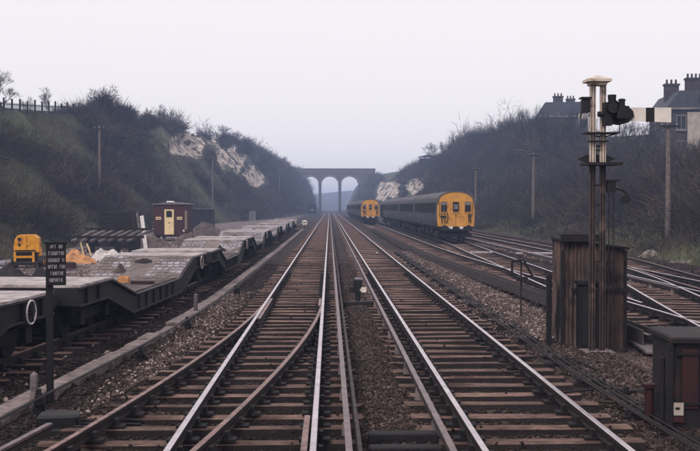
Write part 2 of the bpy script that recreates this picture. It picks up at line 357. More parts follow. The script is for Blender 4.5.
creL=smooth_fn([(-40,-33),(60,-34),(105,-34.6),(140,-33.5),(180,-32.3),(240,-30),(320,-25.6),(420,-19),(475,-15),(800,-15)],15)
creLz=smooth_fn([(-40,9),(60,10.5),(105,12.2),(140,15.2),(180,17.8),(240,19.2),(320,19.8),(420,18),(475,19),(800,19)],15)
toeR=smooth_fn([(-40,17),(50,17),(100,18),(150,17),(200,15.5),(300,14),(400,13),(475,12),(800,12)],15)
creR=smooth_fn([(-40,36),(60,36),(115,37.5),(150,38.5),(175,38),(200,38),(240,35),(300,31),(360,26.5),(420,22.5),(475,20),(800,20)],15)
creRz=smooth_fn([(-40,7),(60,7),(115,8),(150,10),(175,13.3),(200,15.6),(240,16.4),(300,16.0),(360,13.6),(420,12.6),(475,17.5),(800,18)],15)
GZ=-.26
def hillz(side,X,D):
    toe,cr,cz=(toeL,creL,creLz) if side<0 else (toeR,creR,creRz)
    t=(np.asarray(X)-toe(D))/(cr(D)-toe(D)); z=cz(D)
    tt=np.clip(t,0,1); s=tt*.8+.2*(3*tt*tt-2*tt**3)
    return GZ-.1+ (z-GZ)*s + np.maximum(0,t-1)*1.2
def hill_hit(side,px,py):
    for D in np.arange(20,700,.5):
        X=(px-VX)/F*D; Z=2.5+(VY-py)/F*D
        if Z<=max(GZ,float(hillz(side,X,D))) : return Vector((X,D,Z))
    return None

# ------------------------------------------------------------------ the ground
def ground_height(X,D):
    z=np.full(np.shape(X),GZ)+.03*fbm(X,D,0,.9)
    z=z+.075*np.exp(-((X-.78)/.36)**4)                 # six-foot gravel
    z=z+.10*np.exp(-((X-4.75)/.55)**4)*(D<60)
    z=z+.05*np.exp(-((X+3.1)/.35)**4)*(D<70)
    z=z-.02*(np.exp(-((X-2.357)/1.3)**8)+np.exp(-((X+1.05)/1.35)**8)*(1-np.exp(-((X-.78)/.36)**4)))*np.clip((90-D)/20,0,1)
    return z
def ring(lo,hi,near,far): return np.unique(np.concatenate([lo,near,hi]))
xs=np.unique(np.concatenate([np.array([-1800,-900,-400,-150,-60]),np.arange(-40,-8,.8),np.arange(-8,9,.16),np.arange(9,40,.8),np.array([60,150,400,900,1800])]))
ys=np.unique(np.concatenate([np.array([-400,-100,-30,-10,0]),np.arange(4,45,.25),np.arange(45,120,1),np.arange(120,500,10),np.array([520,700,1000,1500,2200])]))
gx,gy=np.meshgrid(xs,ys); gz=ground_height(gx,gy); gz[np.abs(gx)>45]=GZ
nx,ny=len(xs),len(ys); idx=np.arange(nx*ny).reshape(ny,nx)
gF=np.stack([idx[:-1,:-1],idx[:-1,1:],idx[1:,1:],idx[1:,:-1]],-1).reshape(-1,4)
g=npmesh('ground',np.stack([gx,gy,gz],-1).reshape(-1,3),gF,K['ground'],smooth=True); tag(g,kind='structure')

def chalkmask(side,X,D,Z):
    px=VX+F*X/D; py=VY-F*(Z-2.5)/D
    E=[(186,146,17,13,-.1),(212,141,4,5,0),(231,156,19,12,.75),(253,176,13,8,.9),(243,193,7,2.4,.9)] if side<0 else [(389,188,13,9,-.95),(416,186,9,8,-.2),(439,181,6,2.6,-1.1)]
    o=np.full(np.shape(X),-1.0)
    nse=.38*fbm(px,py,0,.16)
    for cx,cy,rx,ry,a in E:
        u=(px-cx)*math.cos(a)+(py-cy)*math.sin(a); v=-(px-cx)*math.sin(a)+(py-cy)*math.cos(a)
        o=np.maximum(o,1-np.sqrt((u/rx)**2+(v/ry)**2)+nse)
    return o
for side,nm in((-1,'cutting_hillside_left'),(1,'cutting_hillside_right')):
    Ds=np.concatenate([np.arange(-30,100,2.5),np.arange(100,480,1.0),np.arange(480,760,6)])
    ts=np.concatenate([np.linspace(-.04,1,64),1+np.array([.03,.08,.2,.5,1.2,3,8,20])])
    T,DD=np.meshgrid(ts,Ds)
    toe,cr=(toeL,creL) if side<0 else (toeR,creR)
    XX=toe(DD)+T*(cr(DD)-toe(DD)); ZZ=hillz(side,XX,DD)
    fade=np.clip(T*6,0,1)*np.clip((22-T)/4,0,1)
    ZZ=ZZ+fade*(.55*fbm(XX,DD,0,.13)+.25*fbm(XX,DD,3,.5)); ZZ[T<0]=GZ-.6
    cm=chalkmask(side,XX,DD,ZZ); cm[(T<.03)|(T>1.02)]=-1
    rug=np.clip(cm*2.5,0,1)
    XX=XX+side*rug*(1.1+1.3*fbm(DD*1.6,ZZ*.5,1,.4)); ZZ=ZZ+rug*.5*fbm(XX,DD,9,1.0)
    n0,n1=XX.shape; idx=np.arange(n0*n1).reshape(n0,n1)
    Fq=np.stack([idx[:-1,:-1],idx[:-1,1:],idx[1:,1:],idx[1:,:-1]],-1).reshape(-1,4)
    if side<0: Fq=Fq[:,::-1]
    V=np.stack([XX,DD,ZZ],-1).reshape(-1,3); isC=cm.reshape(-1)[Fq].mean(1)>0
    h=npmesh(nm,V,Fq[~isC],K['hill'],smooth=True); tag(h,kind='structure')
    ids=np.unique(Fq[isC]); remap=np.zeros(len(V),int); remap[ids]=np.arange(len(ids))
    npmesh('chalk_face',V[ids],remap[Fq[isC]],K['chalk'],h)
# far hill beyond the viaduct
fx=np.linspace(-700,700,60); fr=[]
V=[];Fh=[]
for j,t in enumerate(np.linspace(0,1,14)):
    for i,x in enumerate(fx):
        top=20+5*math.sin(x*.011+1)+3*math.sin(x*.03)
        V.append((x,1000+500*t,GZ-.3+top*math.sin(t*math.pi/2)**.8))
Fh=[(j*60+i,j*60+i+1,(j+1)*60+i+1,(j+1)*60+i) for j in range(13) for i in range(59)]
tag(npmesh('distant_hill',np.array(V),np.array(Fh),K['hill'],smooth=True),kind='structure')

# ------------------------------------------------------------------ railway tracks
RP=[(-.035,-.02),(-.035,-.005),(-.028,0),(.028,0),(.035,-.005),(.035,-.045),(.012,-.06),(.012,-.115),(.035,-.125),(.035,-.145),(-.035,-.145),(-.035,-.125),(-.012,-.115),(-.012,-.06),(-.035,-.045)]
RM=[0,1,1,1,0,0,0,0,0,0,0,0,0,0,0]
CP=[(-.035,-.03),(-.035,0),(.035,0),(.035,-.03),(.02,-.05),(.03,-.09),(-.03,-.09),(-.02,-.05)]
CM=[1,1,1,0,0,0,0,0]
def dgrid(a,b):
    st=[a]; 
    while st[-1]<b: st.append(min(b,st[-1]+ (1.0 if st[-1]<80 else 4 if st[-1]<200 else 20)))
    return st
def rail(parent,fn,off,a,b,top,name='rail',prof=RP,mm=RM,dz=0):
    p=[(float(fn(D))+off,D,dz) for D in dgrid(a,b)]
    return MB().sweep(prof,p,mm).build(name,[K['rail_side'],top],parent)
sl_proto=None
def sleeper_mesh(w):
    # worn, uneven timber: four cross-sections, pale top and darker sides
    V=[];Fh=[];mi=[]; j=lambda q: random.uniform(-q,q)
    xs_=(-w/2+j(.05),-w*.2+j(.15),w*.18+j(.15),w/2+j(.05))
    for x in xs_:
        d_=j(.012); V+=[(x,-.125+d_+j(.01),-.13),(x,.125+d_+j(.01),-.13),(x+j(.02),.118+d_+j(.018),-.012+j(.01)),(x,.06+j(.03),j(.008)),(x,-.06+j(.03),j(.008)),(x+j(.02),-.118+d_+j(.018),-.012+j(.01))]
    for i in range(3):
        for k in range(6):
            Fh.append((i*6+k,i*6+(k+1)%6,i*6+6+(k+1)%6,i*6+6+k)); mi.append(0 if k in(2,3,4) else 1)
    Fh+=[(5,4,3,2,1,0),(18,19,20,21,22,23)]; mi+=[1,1]
    me=bpy.data.meshes.new('sleeper'); me.from_pydata(V,[],Fh); me.materials.append(K['sleeper']); me.materials.append(K['sleeper_side'])
    me.polygons.foreach_set('material_index',mi); me.update(); return me
SLM=[sleeper_mesh(2.6) for i in range(9)]
def put_sleeper(parent,x,D,w=2.6,rz=0,z=-.18):
    o=bpy.data.objects.new('sleeper',random.choice(SLM)); COL.objects.link(o); o.parent=parent
    o.location=(x+random.uniform(-.03,.03),D+random.uniform(-.05,.05),z+random.uniform(-.02,.004)); o.rotation_euler=(random.uniform(-.02,.02),random.uniform(-.006,.006),rz+random.uniform(-.014,.014))
    o.scale=(w/2.6,random.uniform(.93,1.05),1); return o
HW=.7525
def chairs(mb,x,D,rz=0):
    for s in(-1,1):
        c=x+s*HW
        mb.box((c,D,-.165),(.36,.17,.035)); mb.box((c-.075,D,-.11),(.05,.11,.09)); mb.box((c+.075,D,-.11),(.05,.11,.09))
def make_track(name,fn,a,b,sa,sb,send,top,label,spacing=.72,widths=None,z=-.18):
    t=empty(name,(0,0,0),0,label,'railway track')
    for s in(-1,1): rail(t,fn,s*HW,a,b,top)
    D=sa; cm=MB()
    while D<sb:
        x=float(fn(D)); wd=2.6
        rz=-math.atan((float(fn(D+.5))-float(fn(D-.5))))
        if widths:
            l,r=widths(D); x=(l+r)/2; wd=r-l; rz=0
        put_sleeper(t,x,D,wd,rz,z)
        if D<40: chairs(cm,float(fn(D)),D)
        D+=spacing
    st=MB()
    while D<send:
        x=float(fn(D)); st.box((x,D,-.26),(2.6,.25,.12),mi=1); st.box((x,D,-.195),(2.58,.24,.03)); D+=spacing
    if st.v: tag(st.build('distant_sleepers',[K['sleeper_stuff'],K['sleeper_side']],t),kind='stuff')
    if cm.v: tag(cm.build('rail_chairs',K['chair'],t),kind='stuff')
    return t
def w1(D): 
    if D<29: return (float(cxd(D))-1.3+ (0.0), .375)
    return (-2.225,.375)
T1=make_track('railway_track',cx1,-4,900,6.4,66,430,K['rail_top'],'straight main track directly below the camera with bright rails and switch blades',widths=w1)
T2=make_track('railway_track',cx2,-4,900,6.4,66,430,K['rail_top'],'straight main track right of centre with bright rails and rusty brown sleepers')
T3=make_track('railway_track',cx3,8,500,17,75,200,K['rail_top'],'track curving past the corrugated hut with boarded conductor rail')
T4=make_track('railway_track',cx4,26,300,28,72,72,K['rail_top'],'track carrying the nearer yellow fronted train and joining its neighbour',z=-.185)
T5=make_track('railway_track',cx5,6,230,18,75,150,K['rail_top'],'siding track with bright rails right of the nearer yellow fronted train')
T6=make_track('railway_track',cx6,28,200,40,85,130,K['rail_rust_top'],'dull outermost siding track nearest the right-hand scrub slope',z=-.187)
cxx=smooth_fn([(4,7.35),(14,7.55),(20,8.4),(26,9.35),(35,10.85),(42,11.65),(48,11.85),(60,11.9)],5)
TX=make_track('railway_track',cxx,13,44,16.3,42,42,K['rail_top'],'crossover track slanting behind the hut between the two right-hand sidings',z=-.183)
TW=make_track('railway_track',cxw,2,170,8.5,80,130,K['rail_rust_top'],'rusty siding track under the row of low well wagons')
# diverging road of the turnout
TD=empty('turnout_rails',(0,0,0),0,'rust brown turnout rails curving left across the long timbers near the camera','railway track')
rail(TD,cxd,-HW,3,27.6,K['rail_rust_top'],dz=-.004); rail(TD,cxd,HW,3,25.2,K['rail_rust_top'],dz=-.004)
cm=MB(); D=6.4
while D<24: chairs(cm,float(cxd(D)),D); D+=.72
tag(cm.build('rail_chairs',K['chair'],TD),kind='stuff')
rail(TD,lambda D:cx1(D)+HW-.095,0,7.5,12.0,K['rail_rust_top'],'check_rail',dz=-.006)
rail(TD,cxd,-HW-.42,3,11.4,K['cond'],'conductor_rail',CP,CM,dz=.045)
# conductor rails
def cond(parent,fn,off,a,b,dz=.05,board=None,insul=True):
    r=rail(parent,fn,off,a,b,K['cond'],'conductor_rail',CP,CM,dz)
    m=MB(); D=a+.6
    while D<min(b,70):
        x=float(fn(D))+off; m.tube((x,D,-.19),(x,D,dz-.085),.06,.045,8); D+=2.16
    tag(m.build('insulators',K['concrete'],parent),kind='stuff')
    if board:
        for (bo,bh,bt) in board:
            D=a
            while D<min(b,110):
                L=4.0; n=5; p=[(float(fn(D+L*i/(n-1)))+off+bo,D+L*i/(n-1)-(.012 if i==n-1 else 0),random.uniform(-.006,.006)) for i in range(n)]
                MB().sweep([(-.02,bh),(.02,bh),(.02,bt),(-.02,bt)],p).build('guard_board',K['guard'],parent); D+=L
cond(T1,cx1,HW+.37,-4,500,board=[(.11,-.15,.085)])
cond(T2,cx2,-HW-.36,-4,500,dz=.06)
cond(T3,cx3,-HW-.42,19,300,board=[(-.13,-.16,.14),(.13,-.16,.14)])
cond(T5,cx5,-HW-.42,30,200,dz=.045)
cond(T6,cx6,HW+.42,60,150,dz=.045)
# switch blades: slim planed rails beside the stock rails
for s,o in((-1,.085),(1,-.085)):
    rail(T1,cx1,s*HW+o,22.5 if s<0 else 25.4,27.5,K['rail_rust_top'],'switch_blade',dz=-.012)

# loose timbers and cross pieces in the six-foot
six=[(11.4,.86),(10.75,.84),(27.2,.8)]
for D,x in six:
    o=MB().bevbox((0,0,0),(.8,.2,.1),.015).build('timber_baulk',K['wood_dark']); o.location=(x-.02,D,-.13)
    tag(o,{11.4:'dark cross timber bedded in the gravel between the main tracks, farther of two',10.75:'dark cross timber bedded in the gravel between the main tracks, nearest the camera',27.2:'dark cross timber under the dwarf signal between the main tracks'}[D],'timber')

# ------------------------------------------------------------------ well wagons
def make_wagon():
    w_=empty('well_wagon')
    top=[(0,1.0),(2.2,1.0),(4.3,.52),(9.1,.52),(11.2,1.0),(13.4,1.0)]
    bot=[(0,.66),(1.85,.66),(3.95,.13),(9.45,.13),(11.55,.66),(13.4,.66)]
    for s in(-1,1):
        b=MB(); x0,x1=sorted((s*1.22,s*1.28)); b.strip(top,bot,'x',x0,x1)
        be=b.build('side_beam',K['wagon'],w_)
        f=MB(); y0,y1=sorted((s*1.14,s*1.345))
        f.strip([(p[0],p[1]+.012) for p in top],[(p[0],p[1]-.022) for p in top],'x',y0,y1)
        f.strip([(p[0],p[1]+.02) for p in bot],[(p[0],p[1]-.012) for p in bot],'x',y0,y1)
        f.build('flange',K['wagon_edge'],be)
        r=MB()
        for q in np.arange(4.6,9.1,.75): r.box((s*1.305,q,.325),(.05,.04,.34))
        for q in(.5,1.3,12.1,12.9): r.box((s*1.305,q,.83),(.05,.04,.29))
        tag(r.build('stiffeners',K['wagon'],be),kind='stuff')
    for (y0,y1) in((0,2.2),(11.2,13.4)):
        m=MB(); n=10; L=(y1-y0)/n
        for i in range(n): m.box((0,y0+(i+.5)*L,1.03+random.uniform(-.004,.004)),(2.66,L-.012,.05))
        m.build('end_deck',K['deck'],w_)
    m=MB(); n=22
    for i in range(n): m.box((0,4.3+(i+.5)*4.8/n,.545+random.uniform(-.006,.006)),(2.5,4.8/n-.012,.04))
    m.build('well_floor',K['well'],w_)
    for y0,z0,y1,z1 in((2.2,1.0,4.3,.52),(11.2,1.0,9.1,.52)):
        m=MB(); m.strip([(y0,z0+.045),(y1,z1+.045)],[(y0,z0+.005),(y1,z1+.005)],'x',-1.3,1.3)
        rp=m.build('ramp_plate',K['ramp'],w_)
        c=MB(); ang=math.atan2(z1-z0,y1-y0) 
        for side in(-1,1):
            for i in range(7):
                for j in range(5):
                    t=(i+.6)/7.2; x=side*(.42+.19*j)+(.05 if i%2 else 0)
                    if abs(x)>1.28: continue
                    c.box((x,y0+(y1-y0)*t,z0+(z1-z0)*t+.052),(.14,.16,.02),(ang if y1>y0 else ang+math.pi,0,0))
        tag(c.build('tread_cleats',K['cleat'],rp),kind='stuff')
    for yb in(1.55,11.85):
        bg_=MB()
        for s in(-1,1):
            bg_.strip([(yb-1.15,.62),(yb-.4,.5),(yb+.4,.5),(yb+1.15,.62)],[(yb-1.15,.4),(yb-.4,.3),(yb+.4,.3),(yb+1.15,.4)],'x',*sorted((s*.98,s*1.06)))
            for a in(-.85,.85): bg_.box((s*1.09,yb+a,.38),(.16,.26,.26))
        bg_.box((0,yb,.5),(1.9,.4,.2))
        bo=bg_.build('bogie',K['under'],w_)
        for a in(-.85,.85):
            for s in(-1,1):
                MB().tube((s*.70,yb+a,.37),(s*.82,yb+a,.37),.37,.37,20).tube((s*.66,yb+a,.37),(s*.70,yb+a,.37),.4,.4,20).build('wheel',K['under'],bo)
            MB().tube((-.7,yb+a,.37),(.7,yb+a,.37),.07).build('axle',K['under'],bo)
    for y0,s in((0,-1),(13.4,1)):
        MB().box((0,y0+s*.03,.83),(2.6,.06,.32)).build('headstock',K['wagon'],w_)
        for x in(-.87,.87):
            MB().tube((x,y0+s*.05,.83),(x,y0+s*.4,.83),.075,.06,10).tube((x,y0+s*.4,.83),(x,y0+s*.45,.83),.2,.2,16).build('buffer',K['under'],w_)
        MB().path([(0,y0+s*.06,.78),(0,y0+s*.25,.66),(0,y0+s*.42,.72)],.03).build('coupling_hook',K['under'],w_)
    # brake hand wheels with a white rim
    for (x,y) in((1.37,12.3),):
        t=MB(); n=22
        P=[(x,y+.19*math.cos(2*math.pi*i/n),.80+.19*math.sin(2*math.pi*i/n)) for i in range(n+1)]
        t.path(P,.016,6); bw=t.build('brake_wheel',K['white'],w_)
        q=MB()
        for i in range(3): a=math.pi*i/3; q.tube((x,y-.2*math.cos(a),.8-.2*math.sin(a)),(x,y+.2*math.cos(a),.8+.2*math.sin(a)),.012)
        q.tube((x-.1,y,.8),(x+.02,y,.8),.035); q.build('spoke',K['rustblack'],bw)
    return w_
wag=make_wagon()
WL=['low well wagon cut off by the left edge, white brake wheel showing','first complete well wagon behind the black notice board, rubbish on its floor','second complete well wagon, its ramp level with the maroon cabin','third complete well wagon counting back from the notice board','fourth complete well wagon counting back from the notice board','fifth complete well wagon counting back from the notice board','sixth complete well wagon, small and far along the siding','farthest well wagon at the end of the row']
WAG=[]
for k in range(8):
    o=wag if k==0 else copy_tree(wag)
    y0=4.1+14.5*k
    xa,xb=float(cxw(y0+1.5)),float(cxw(y0+11.9))
    rz=-math.atan2(xb-xa,10.4); yc=y0; xc=xa+math.tan(rz)*1.5
    o.location=(xc,yc,0); o.rotation_euler=(0,0,rz); tag(o,WL[k],'wagon','well wagons coupled along the left siding'); WAG.append(o)
bpy.context.view_layer.update()
def on_wagon(k,x,s,z): return WAG[k].matrix_basis@Vector((x,s,z))
def lump(name,loc,sz,m,label,cat,seed=0,group=None,n=10):
    r_=np.random.default_rng(seed); V=[];Fh=[]
    n=max(n,20) if max(sz)>.3 else 8; rings=9 if n>8 else 4; big=max(sz)
    for j in range(rings+1):
        q=1-j/rings
        for i in range(n):
            th=2*math.pi*i/n; e=1+.28*float(fbm(math.cos(th)*1.3+seed,math.sin(th)*1.3,.3*seed,1.0,2))
            x=sz[0]/2*q*math.cos(th)*e; y=sz[1]/2*q*math.sin(th)*e
            h=(1-q**1.5)*(1+.45*float(fbm(x*3/big*2+seed,y*3/big*2,seed*.7,1.0,3)))+r_.uniform(-.05,.05)*(q<.95)
            V.append((x,y,sz[2]*max(0,h)-.01))
    for j in range(rings):
        for i in range(n): Fh.append((j*n+i,j*n+(i+1)%n,(j+1)*n+(i+1)%n,(j+1)*n+i))
    o=MB().add(V,Fh).add([V[i] for i in range(n)],[tuple(range(n-1,-1,-1))]).build(name,m); o.location=loc
    return tag(o,label,cat,group)
lump('debris_heap',on_wagon(1,-.45,9.6,.66),(.4,.36,.2),K['spoil'],'dark scrap lump on the ramp of the first complete wagon, left one','scrap',3)
lump('debris_heap',on_wagon(1,.0,10.6,.89),(.7,.4,.14),K['rustblack'],'wider dark scrap lump near the top of the first complete wagon ramp','scrap',4)
o=MB().bevbox((0,0,.07),(.28,.22,.14),.02).box((0,0,.15),(.22,.17,.02)).build('tin_box',K['tarp']); o.location=on_wagon(1,.28,7.2,.566); tag(o,'small dull yellow box on the first complete wagon well floor','box')
o=MB().bevbox((0,0,.04),(.5,.22,.08),.01).tube((-.25,.15,.03),(.3,.17,.03),.03).build('scrap_iron',K['redpaint']); o.location=on_wagon(1,.85,6.7,.566); tag(o,'flat red brown scrap piece on the first complete wagon well floor','scrap')
for i,(k,x,s,sz) in enumerate([(2,-.3,5.6,(1.2,.8,.14)),(2,.5,9.4,(.5,.35,.16)),(3,-.2,9.8,(.8,.5,.16)),(3,-.5,5.2,(1.2,.9,.14)),(4,-.3,9.9,(.7,.5,.18))]):
    zz=.566 if s<9.1 else .6+(s-9.1)/2.1*.48
    lump('debris_heap',on_wagon(k,x,s,zz),sz,K['rustblack'] if i%2 else K['spoil'],['low brown spoil heap on the second wagon floor','small dark scrap lump at the foot of the second wagon far ramp','brown spoil heap on the third wagon far ramp','dark scrap spread over the third wagon floor','brown lump on the fourth wagon far ramp'][i],'scrap',20+i)

# ------------------------------------------------------------------ multiple unit trains
def body_profile(hw=1.37,z0=1.06):
    P=[(-hw+.06,z0),(-hw,z0+.5),(-hw,z0+1.1),(-hw+.05,z0+1.72)]
    n=12
    for i in range(n+1):
        t=math.pi*(1-i/n); P.append(((hw-.07)*math.cos(t)*1.0,z0+1.82+.74*math.sin(t)**.85))
    P+=[(hw-.05,z0+1.72),(hw,z0+1.1),(hw,z0+.5),(hw-.06,z0)]
    return P
def make_coach(cab=True):
    c=empty('railway_coach'); P=body_profile(); L=19.6
    side=[p for p in P if p[1]<2.8]
    m=MB(); n=len(P)
    m.poly([P[0],P[1],P[2],P[3],P[4],P[-5],P[-4],P[-3],P[-2],P[-1]],'y',.05,L)
    m.build('body',K['trainblue'],c)
    rp=P[3:-3]; Q=[(x*1.012,z+.02) for x,z in rp]
    MB().poly(Q,'y',.09,L).build('roof',K['roof_grey'],c)
    v=MB()
    for y in np.arange(2,L,2.4): v.tube((0,y,3.62),(0,y,3.74),.14,.1,8)
    v.build('roof_vents',K['roof_grey'],c)
    y=1.3; wi=0; pr=None; prd=None
    while y<L-.8:
        for s in(-1,1):
            if pr is None:
                g_=MB().box((0,0,0),(.03,.58,.74)).build('side_window',K['glass'],c); pr=g_
                prd=MB().box((0,0,0),(.03,.66,1.72)).build('door',K['traindoor'],c); prd.location=(s*1.372,y,2.0); g_.location=(s*1.39,y,2.42)
                prd.rotation_euler=(0,0,0)
            else:
                inst(pr,c,(s*1.39,y,2.42)); 
                if wi%3!=1: inst(prd,c,(s*1.372,y,2.0))
        wi+=1; y+=.95
    MB().box((0,L/2,.98),(2.5,L-.3,.16)).build('underframe',K['under'],c)
    for yy,hh in((6,.5),(9.8,.6),(13,.5)): MB().box((0,yy,.68),(2.3,1.8,hh)).build('equipment_box',K['under'],c)
    for yb in(2.7,L-2.7):
        bm=MB()
        for s in(-1,1): bm.box((s*1.05,yb,.55),(.14,2.9,.26)); bm.box((s*1.13,yb,.32),(.05,3.3,.1))
        bm.box((0,yb,.6),(2.1,.5,.3)); bo=bm.build('bogie',K['under'],c)
        for a in(-1.25,1.25):
            for s in(-1,1): MB().tube((s*.66,yb+a,.46),(s*.82,yb+a,.46),.46,.46,16).build('wheel',K['under'],bo)
    if cab:
        f=MB().poly([(x*.995,z*1.0) for x,z in P],'y',-.06,.05)
        cf=f.build('cab_front',K['yellow'],c)
        # rounded roof dome edge
        MB().sweep([(0,0),(0,.05),(.05,.05),(.05,0)],[(x,0,0) for x in(0,.1)]) 
        for x in(-.87,0,.87):
            wf=MB().box((x,-.075,2.5),(.52,.04,.82)).build('window_frame',K['yellow'],cf)
            MB().box((x,-.1,2.5),(.43,.03,.72)).build('window_pane',K['glass'],cf)
        MB().box((-.87,-.12,2.5),(.025,.02,.7)).build('window_bar',K['winframe'],cf)
        for x in(-.87,.87): MB().box((x,-.118,2.72),(.43,.01,.2)).build('sun_blind',K['winframe'],cf)
        MB().box((0,-.118,2.5),(.3,.012,.34)).build('headcode_blind',K['winframe'],cf)
        MB().box((.16,-.125,2.42),(.015,.015,.42),(0,.5,0)).box((.87,-.125,2.4),(.015,.015,.42),(0,-.5,0)).build('wiper',K['black'],cf)
        rim=[(x*1.02,z+.03) for x,z in P if z>2.7]; rin=[(x*.975,z-.035) for x,z in P if z>2.7]
        MB().strip(rim,rin,'y',-.1,.12).build('roof_rim',K['roof_grey'],c)
        MB().box((0,-.07,2.02),(2.5,.025,.03)).build('waist_strip',K['yellow'],cf)
        MB().box((0,-.066,2.0),(.02,.02,1.7)).build('panel_seam',K['rustblack'],cf)
        j=MB()
        for x in(-1.05,-.85,-.65): j.path([(x,-.09,2.05),(x+.06,-.16,1.8),(x+.02,-.15,1.5),(x+.05*(1 if x<-.8 else -1),-.1,1.3)],.03,6)
        j.box((-.92,-.09,1.78),(.42,.06,.12)); j.build('jumper_cable',K['black'],cf); j=MB()
        for x in(.95,1.08): j.path([(x,-.09,2.0),(x-.03,-.16,1.75),(x,-.12,1.35)],.035,6)
        j.box((1.0,-.09,1.85),(.24,.06,.14)); j.build('jumper_cable',K['black'],cf)
        MB().tube((0,-.07,1.85),(0,-.1,1.85),.05,.05,10).build('lamp_socket',K['black'],cf)
        for s in(-1,1): MB().box((s*1.2,-.1,2.3),(.025,.03,1.0)).build('handrail',K['black'],cf)
        MB().box((0,-.05,.88),(2.4,.14,.3)).build('buffer_beam',K['black'],c)
        for s in(-1,1):
            MB().tube((s*.87,-.1,.98),(s*.87,-.5,.98),.09,.08,10).tube((s*.87,-.5,.98),(s*.87,-.55,.98),.2,.2,14).build('buffer',K['black'],c)
            MB().add([(s*.38-.16,-.14,1.06),(s*.38+.16,-.14,1.06),(s*.38+.13,-.14,.9),(s*.38-.03*s,-.14,.86),(s*.38-.16,-.14,.98),(s*.38-.16,-.2,1.06),(s*.38+.16,-.2,1.06),(s*.38+.13,-.2,.9),(s*.38-.03*s,-.2,.86),(s*.38-.16,-.2,.98)],[(0,1,2,3,4),(9,8,7,6,5),(0,5,6,1),(1,6,7,2),(2,7,8,3),(3,8,9,4),(4,9,5,0)]).build('white_hose_cap',K['white'],c)
        MB().box((0,-.3,.95),(.3,.5,.25)).build('coupler',K['black'],c)
        MB().box((0,-.02,.42),(2.3,.1,.3)).build('step_board',K['under'],c)
        MB().box((0,.3,3.66),(.5,.3,.08)).build('whistle_cover',K['roof_grey'],c)
    return c
cabc=make_coach(True); midc=make_coach(False)
TL1=['leading coach with yellow cab front on the nearer right-hand train','second coach of the nearer right-hand train, directly behind its yellow ended coach','third coach of the nearer right-hand train','last coach of the nearer right-hand train']
TL2=['leading coach with small yellow cab front on the farther train near the viaduct','second coach of the farther train near the viaduct','third coach of the farther train near the viaduct','fourth coach of the farther train near the viaduct','fifth coach of the farther train near the viaduct','sixth coach of the farther train near the viaduct']
def rake(y0,xf,labels,group,first):
    for k,l in enumerate(labels):
        if k==0: o=cabc if first else copy_tree(cabc)
        else: o=midc if (first and k==1) else copy_tree(midc)
        y=y0+20.3*k; o.location=(float(xf(y+8)),y,.02)
        tag(o,l,'railway coach',group)
rake(72.7,cx4,TL1,'coaches of the nearer train',True)
rake(147,cx3,TL2,'coaches of the farther train',False)
# far dark locomotive on the left
lo=empty('diesel_locomotive',(-5.75,330,0),0,'distant dark locomotive standing left of the viaduct','locomotive')
MB().poly([(-1.3,1.0),(-1.3,2.7),(-1.0,3.5),(-.5,3.75),(.5,3.75),(1.0,3.5),(1.3,2.7),(1.3,1.0)],'y',0,16).build('body',K['under'],lo)
cf=MB().box((0,-.04,1.7),(2.3,.06,.9)).build('cab_front',K['black'],lo)
for x in(-.65,.65): MB().box((x,-.06,2.75),(.8,.06,.6)).build('cab_window',K['glass'],lo)
MB().box((0,-.09,1.5),(1.0,.05,.5)).build('headcode_panel',K['cabin_grey'],lo)
for yb in(3,13):
    b=MB().box((0,yb,.6),(2.4,3.6,.5)).build('bogie',K['under'],lo)
    for a in(-1.2,1.2):
        for s in(-1,1): MB().tube((s*.66,yb+a,.5),(s*.84,yb+a,.5),.5,.5,14).build('wheel',K['under'],b)
for s in(-1,1): MB().tube((s*.87,0,1.05),(s*.87,-.5,1.05),.2,.2,10).build('buffer',K['black'],lo)

# ------------------------------------------------------------------ viaduct
BD=470.0
def bridge():
    b=empty('arched_viaduct',(0,BD,0),0,'hazy three arched viaduct spanning the cutting in the distance','viaduct')
    cs=[-9.2,.2,9.6]; rr=4.05; top=19.3
    def zb(X):
        for c in cs:
            if abs(X-c)<rr: return 13.0+math.sqrt(max(0,rr*rr-(X-c)**2))
        return -1.0
    xs=[-22]+[]
    for c in cs: xs+=[c-rr-1e-3]+list(c-rr*np.cos(np.linspace(0,math.pi,25)))+[c+rr+1e-3]
    xs+=[21.5]; topl=[(x,top) for x in xs]; botl=[]
    for x in xs:
        botl.append((x,zb(x)))
    # spring points sit at 13 inside the arch
    bl=[]
    for x in xs:
        ins=any(abs(x-c)<=rr+1e-9 for c in cs); bl.append((x,(13.0+math.sqrt(max(0,rr*rr-min((x-c)**2 for c in cs)))) if ins else -1.0))
    MB().strip(topl,bl,'y',0,9).build('spandrel_wall',K['stone'],b)
    for s in(0,1):
        y=-.12 if s==0 else 8.72
        MB().box((-.25,y+.2,top+.62),(43.6,.45,1.2)).build('parapet',K['stone'],b)
        MB().box((-.25,y+.2,top+1.28),(43.6,.6,.14)).build('coping',K['stone_pale'],b)
        MB().box((-.25,y+.2,top-.02),(43.6,.7,.25)).build('string_course',K['stone_pale'],b)
    for c in cs:
        o=[(c-(rr+.55)*math.cos(t),13+(rr+.55)*math.sin(t)) for t in np.linspace(0,math.pi,25)]
        i=[(c-rr*math.cos(t),13+rr*math.sin(t)) for t in np.linspace(0,math.pi,25)]
        MB().strip(o,i,'y',-.1,.2).build('arch_ring',K['stone_pale'],b)
    for x in((cs[0]+cs[1])/2,(cs[1]+cs[2])/2):
        MB().box((x,-.1,6.4),(1.0,.5,15)).build('pier_pilaster',K['stone'],b)
        MB().box((x,4.5,13.0),(1.7,9.5,.35)).build('impost',K['stone_pale'],b)
bridge()

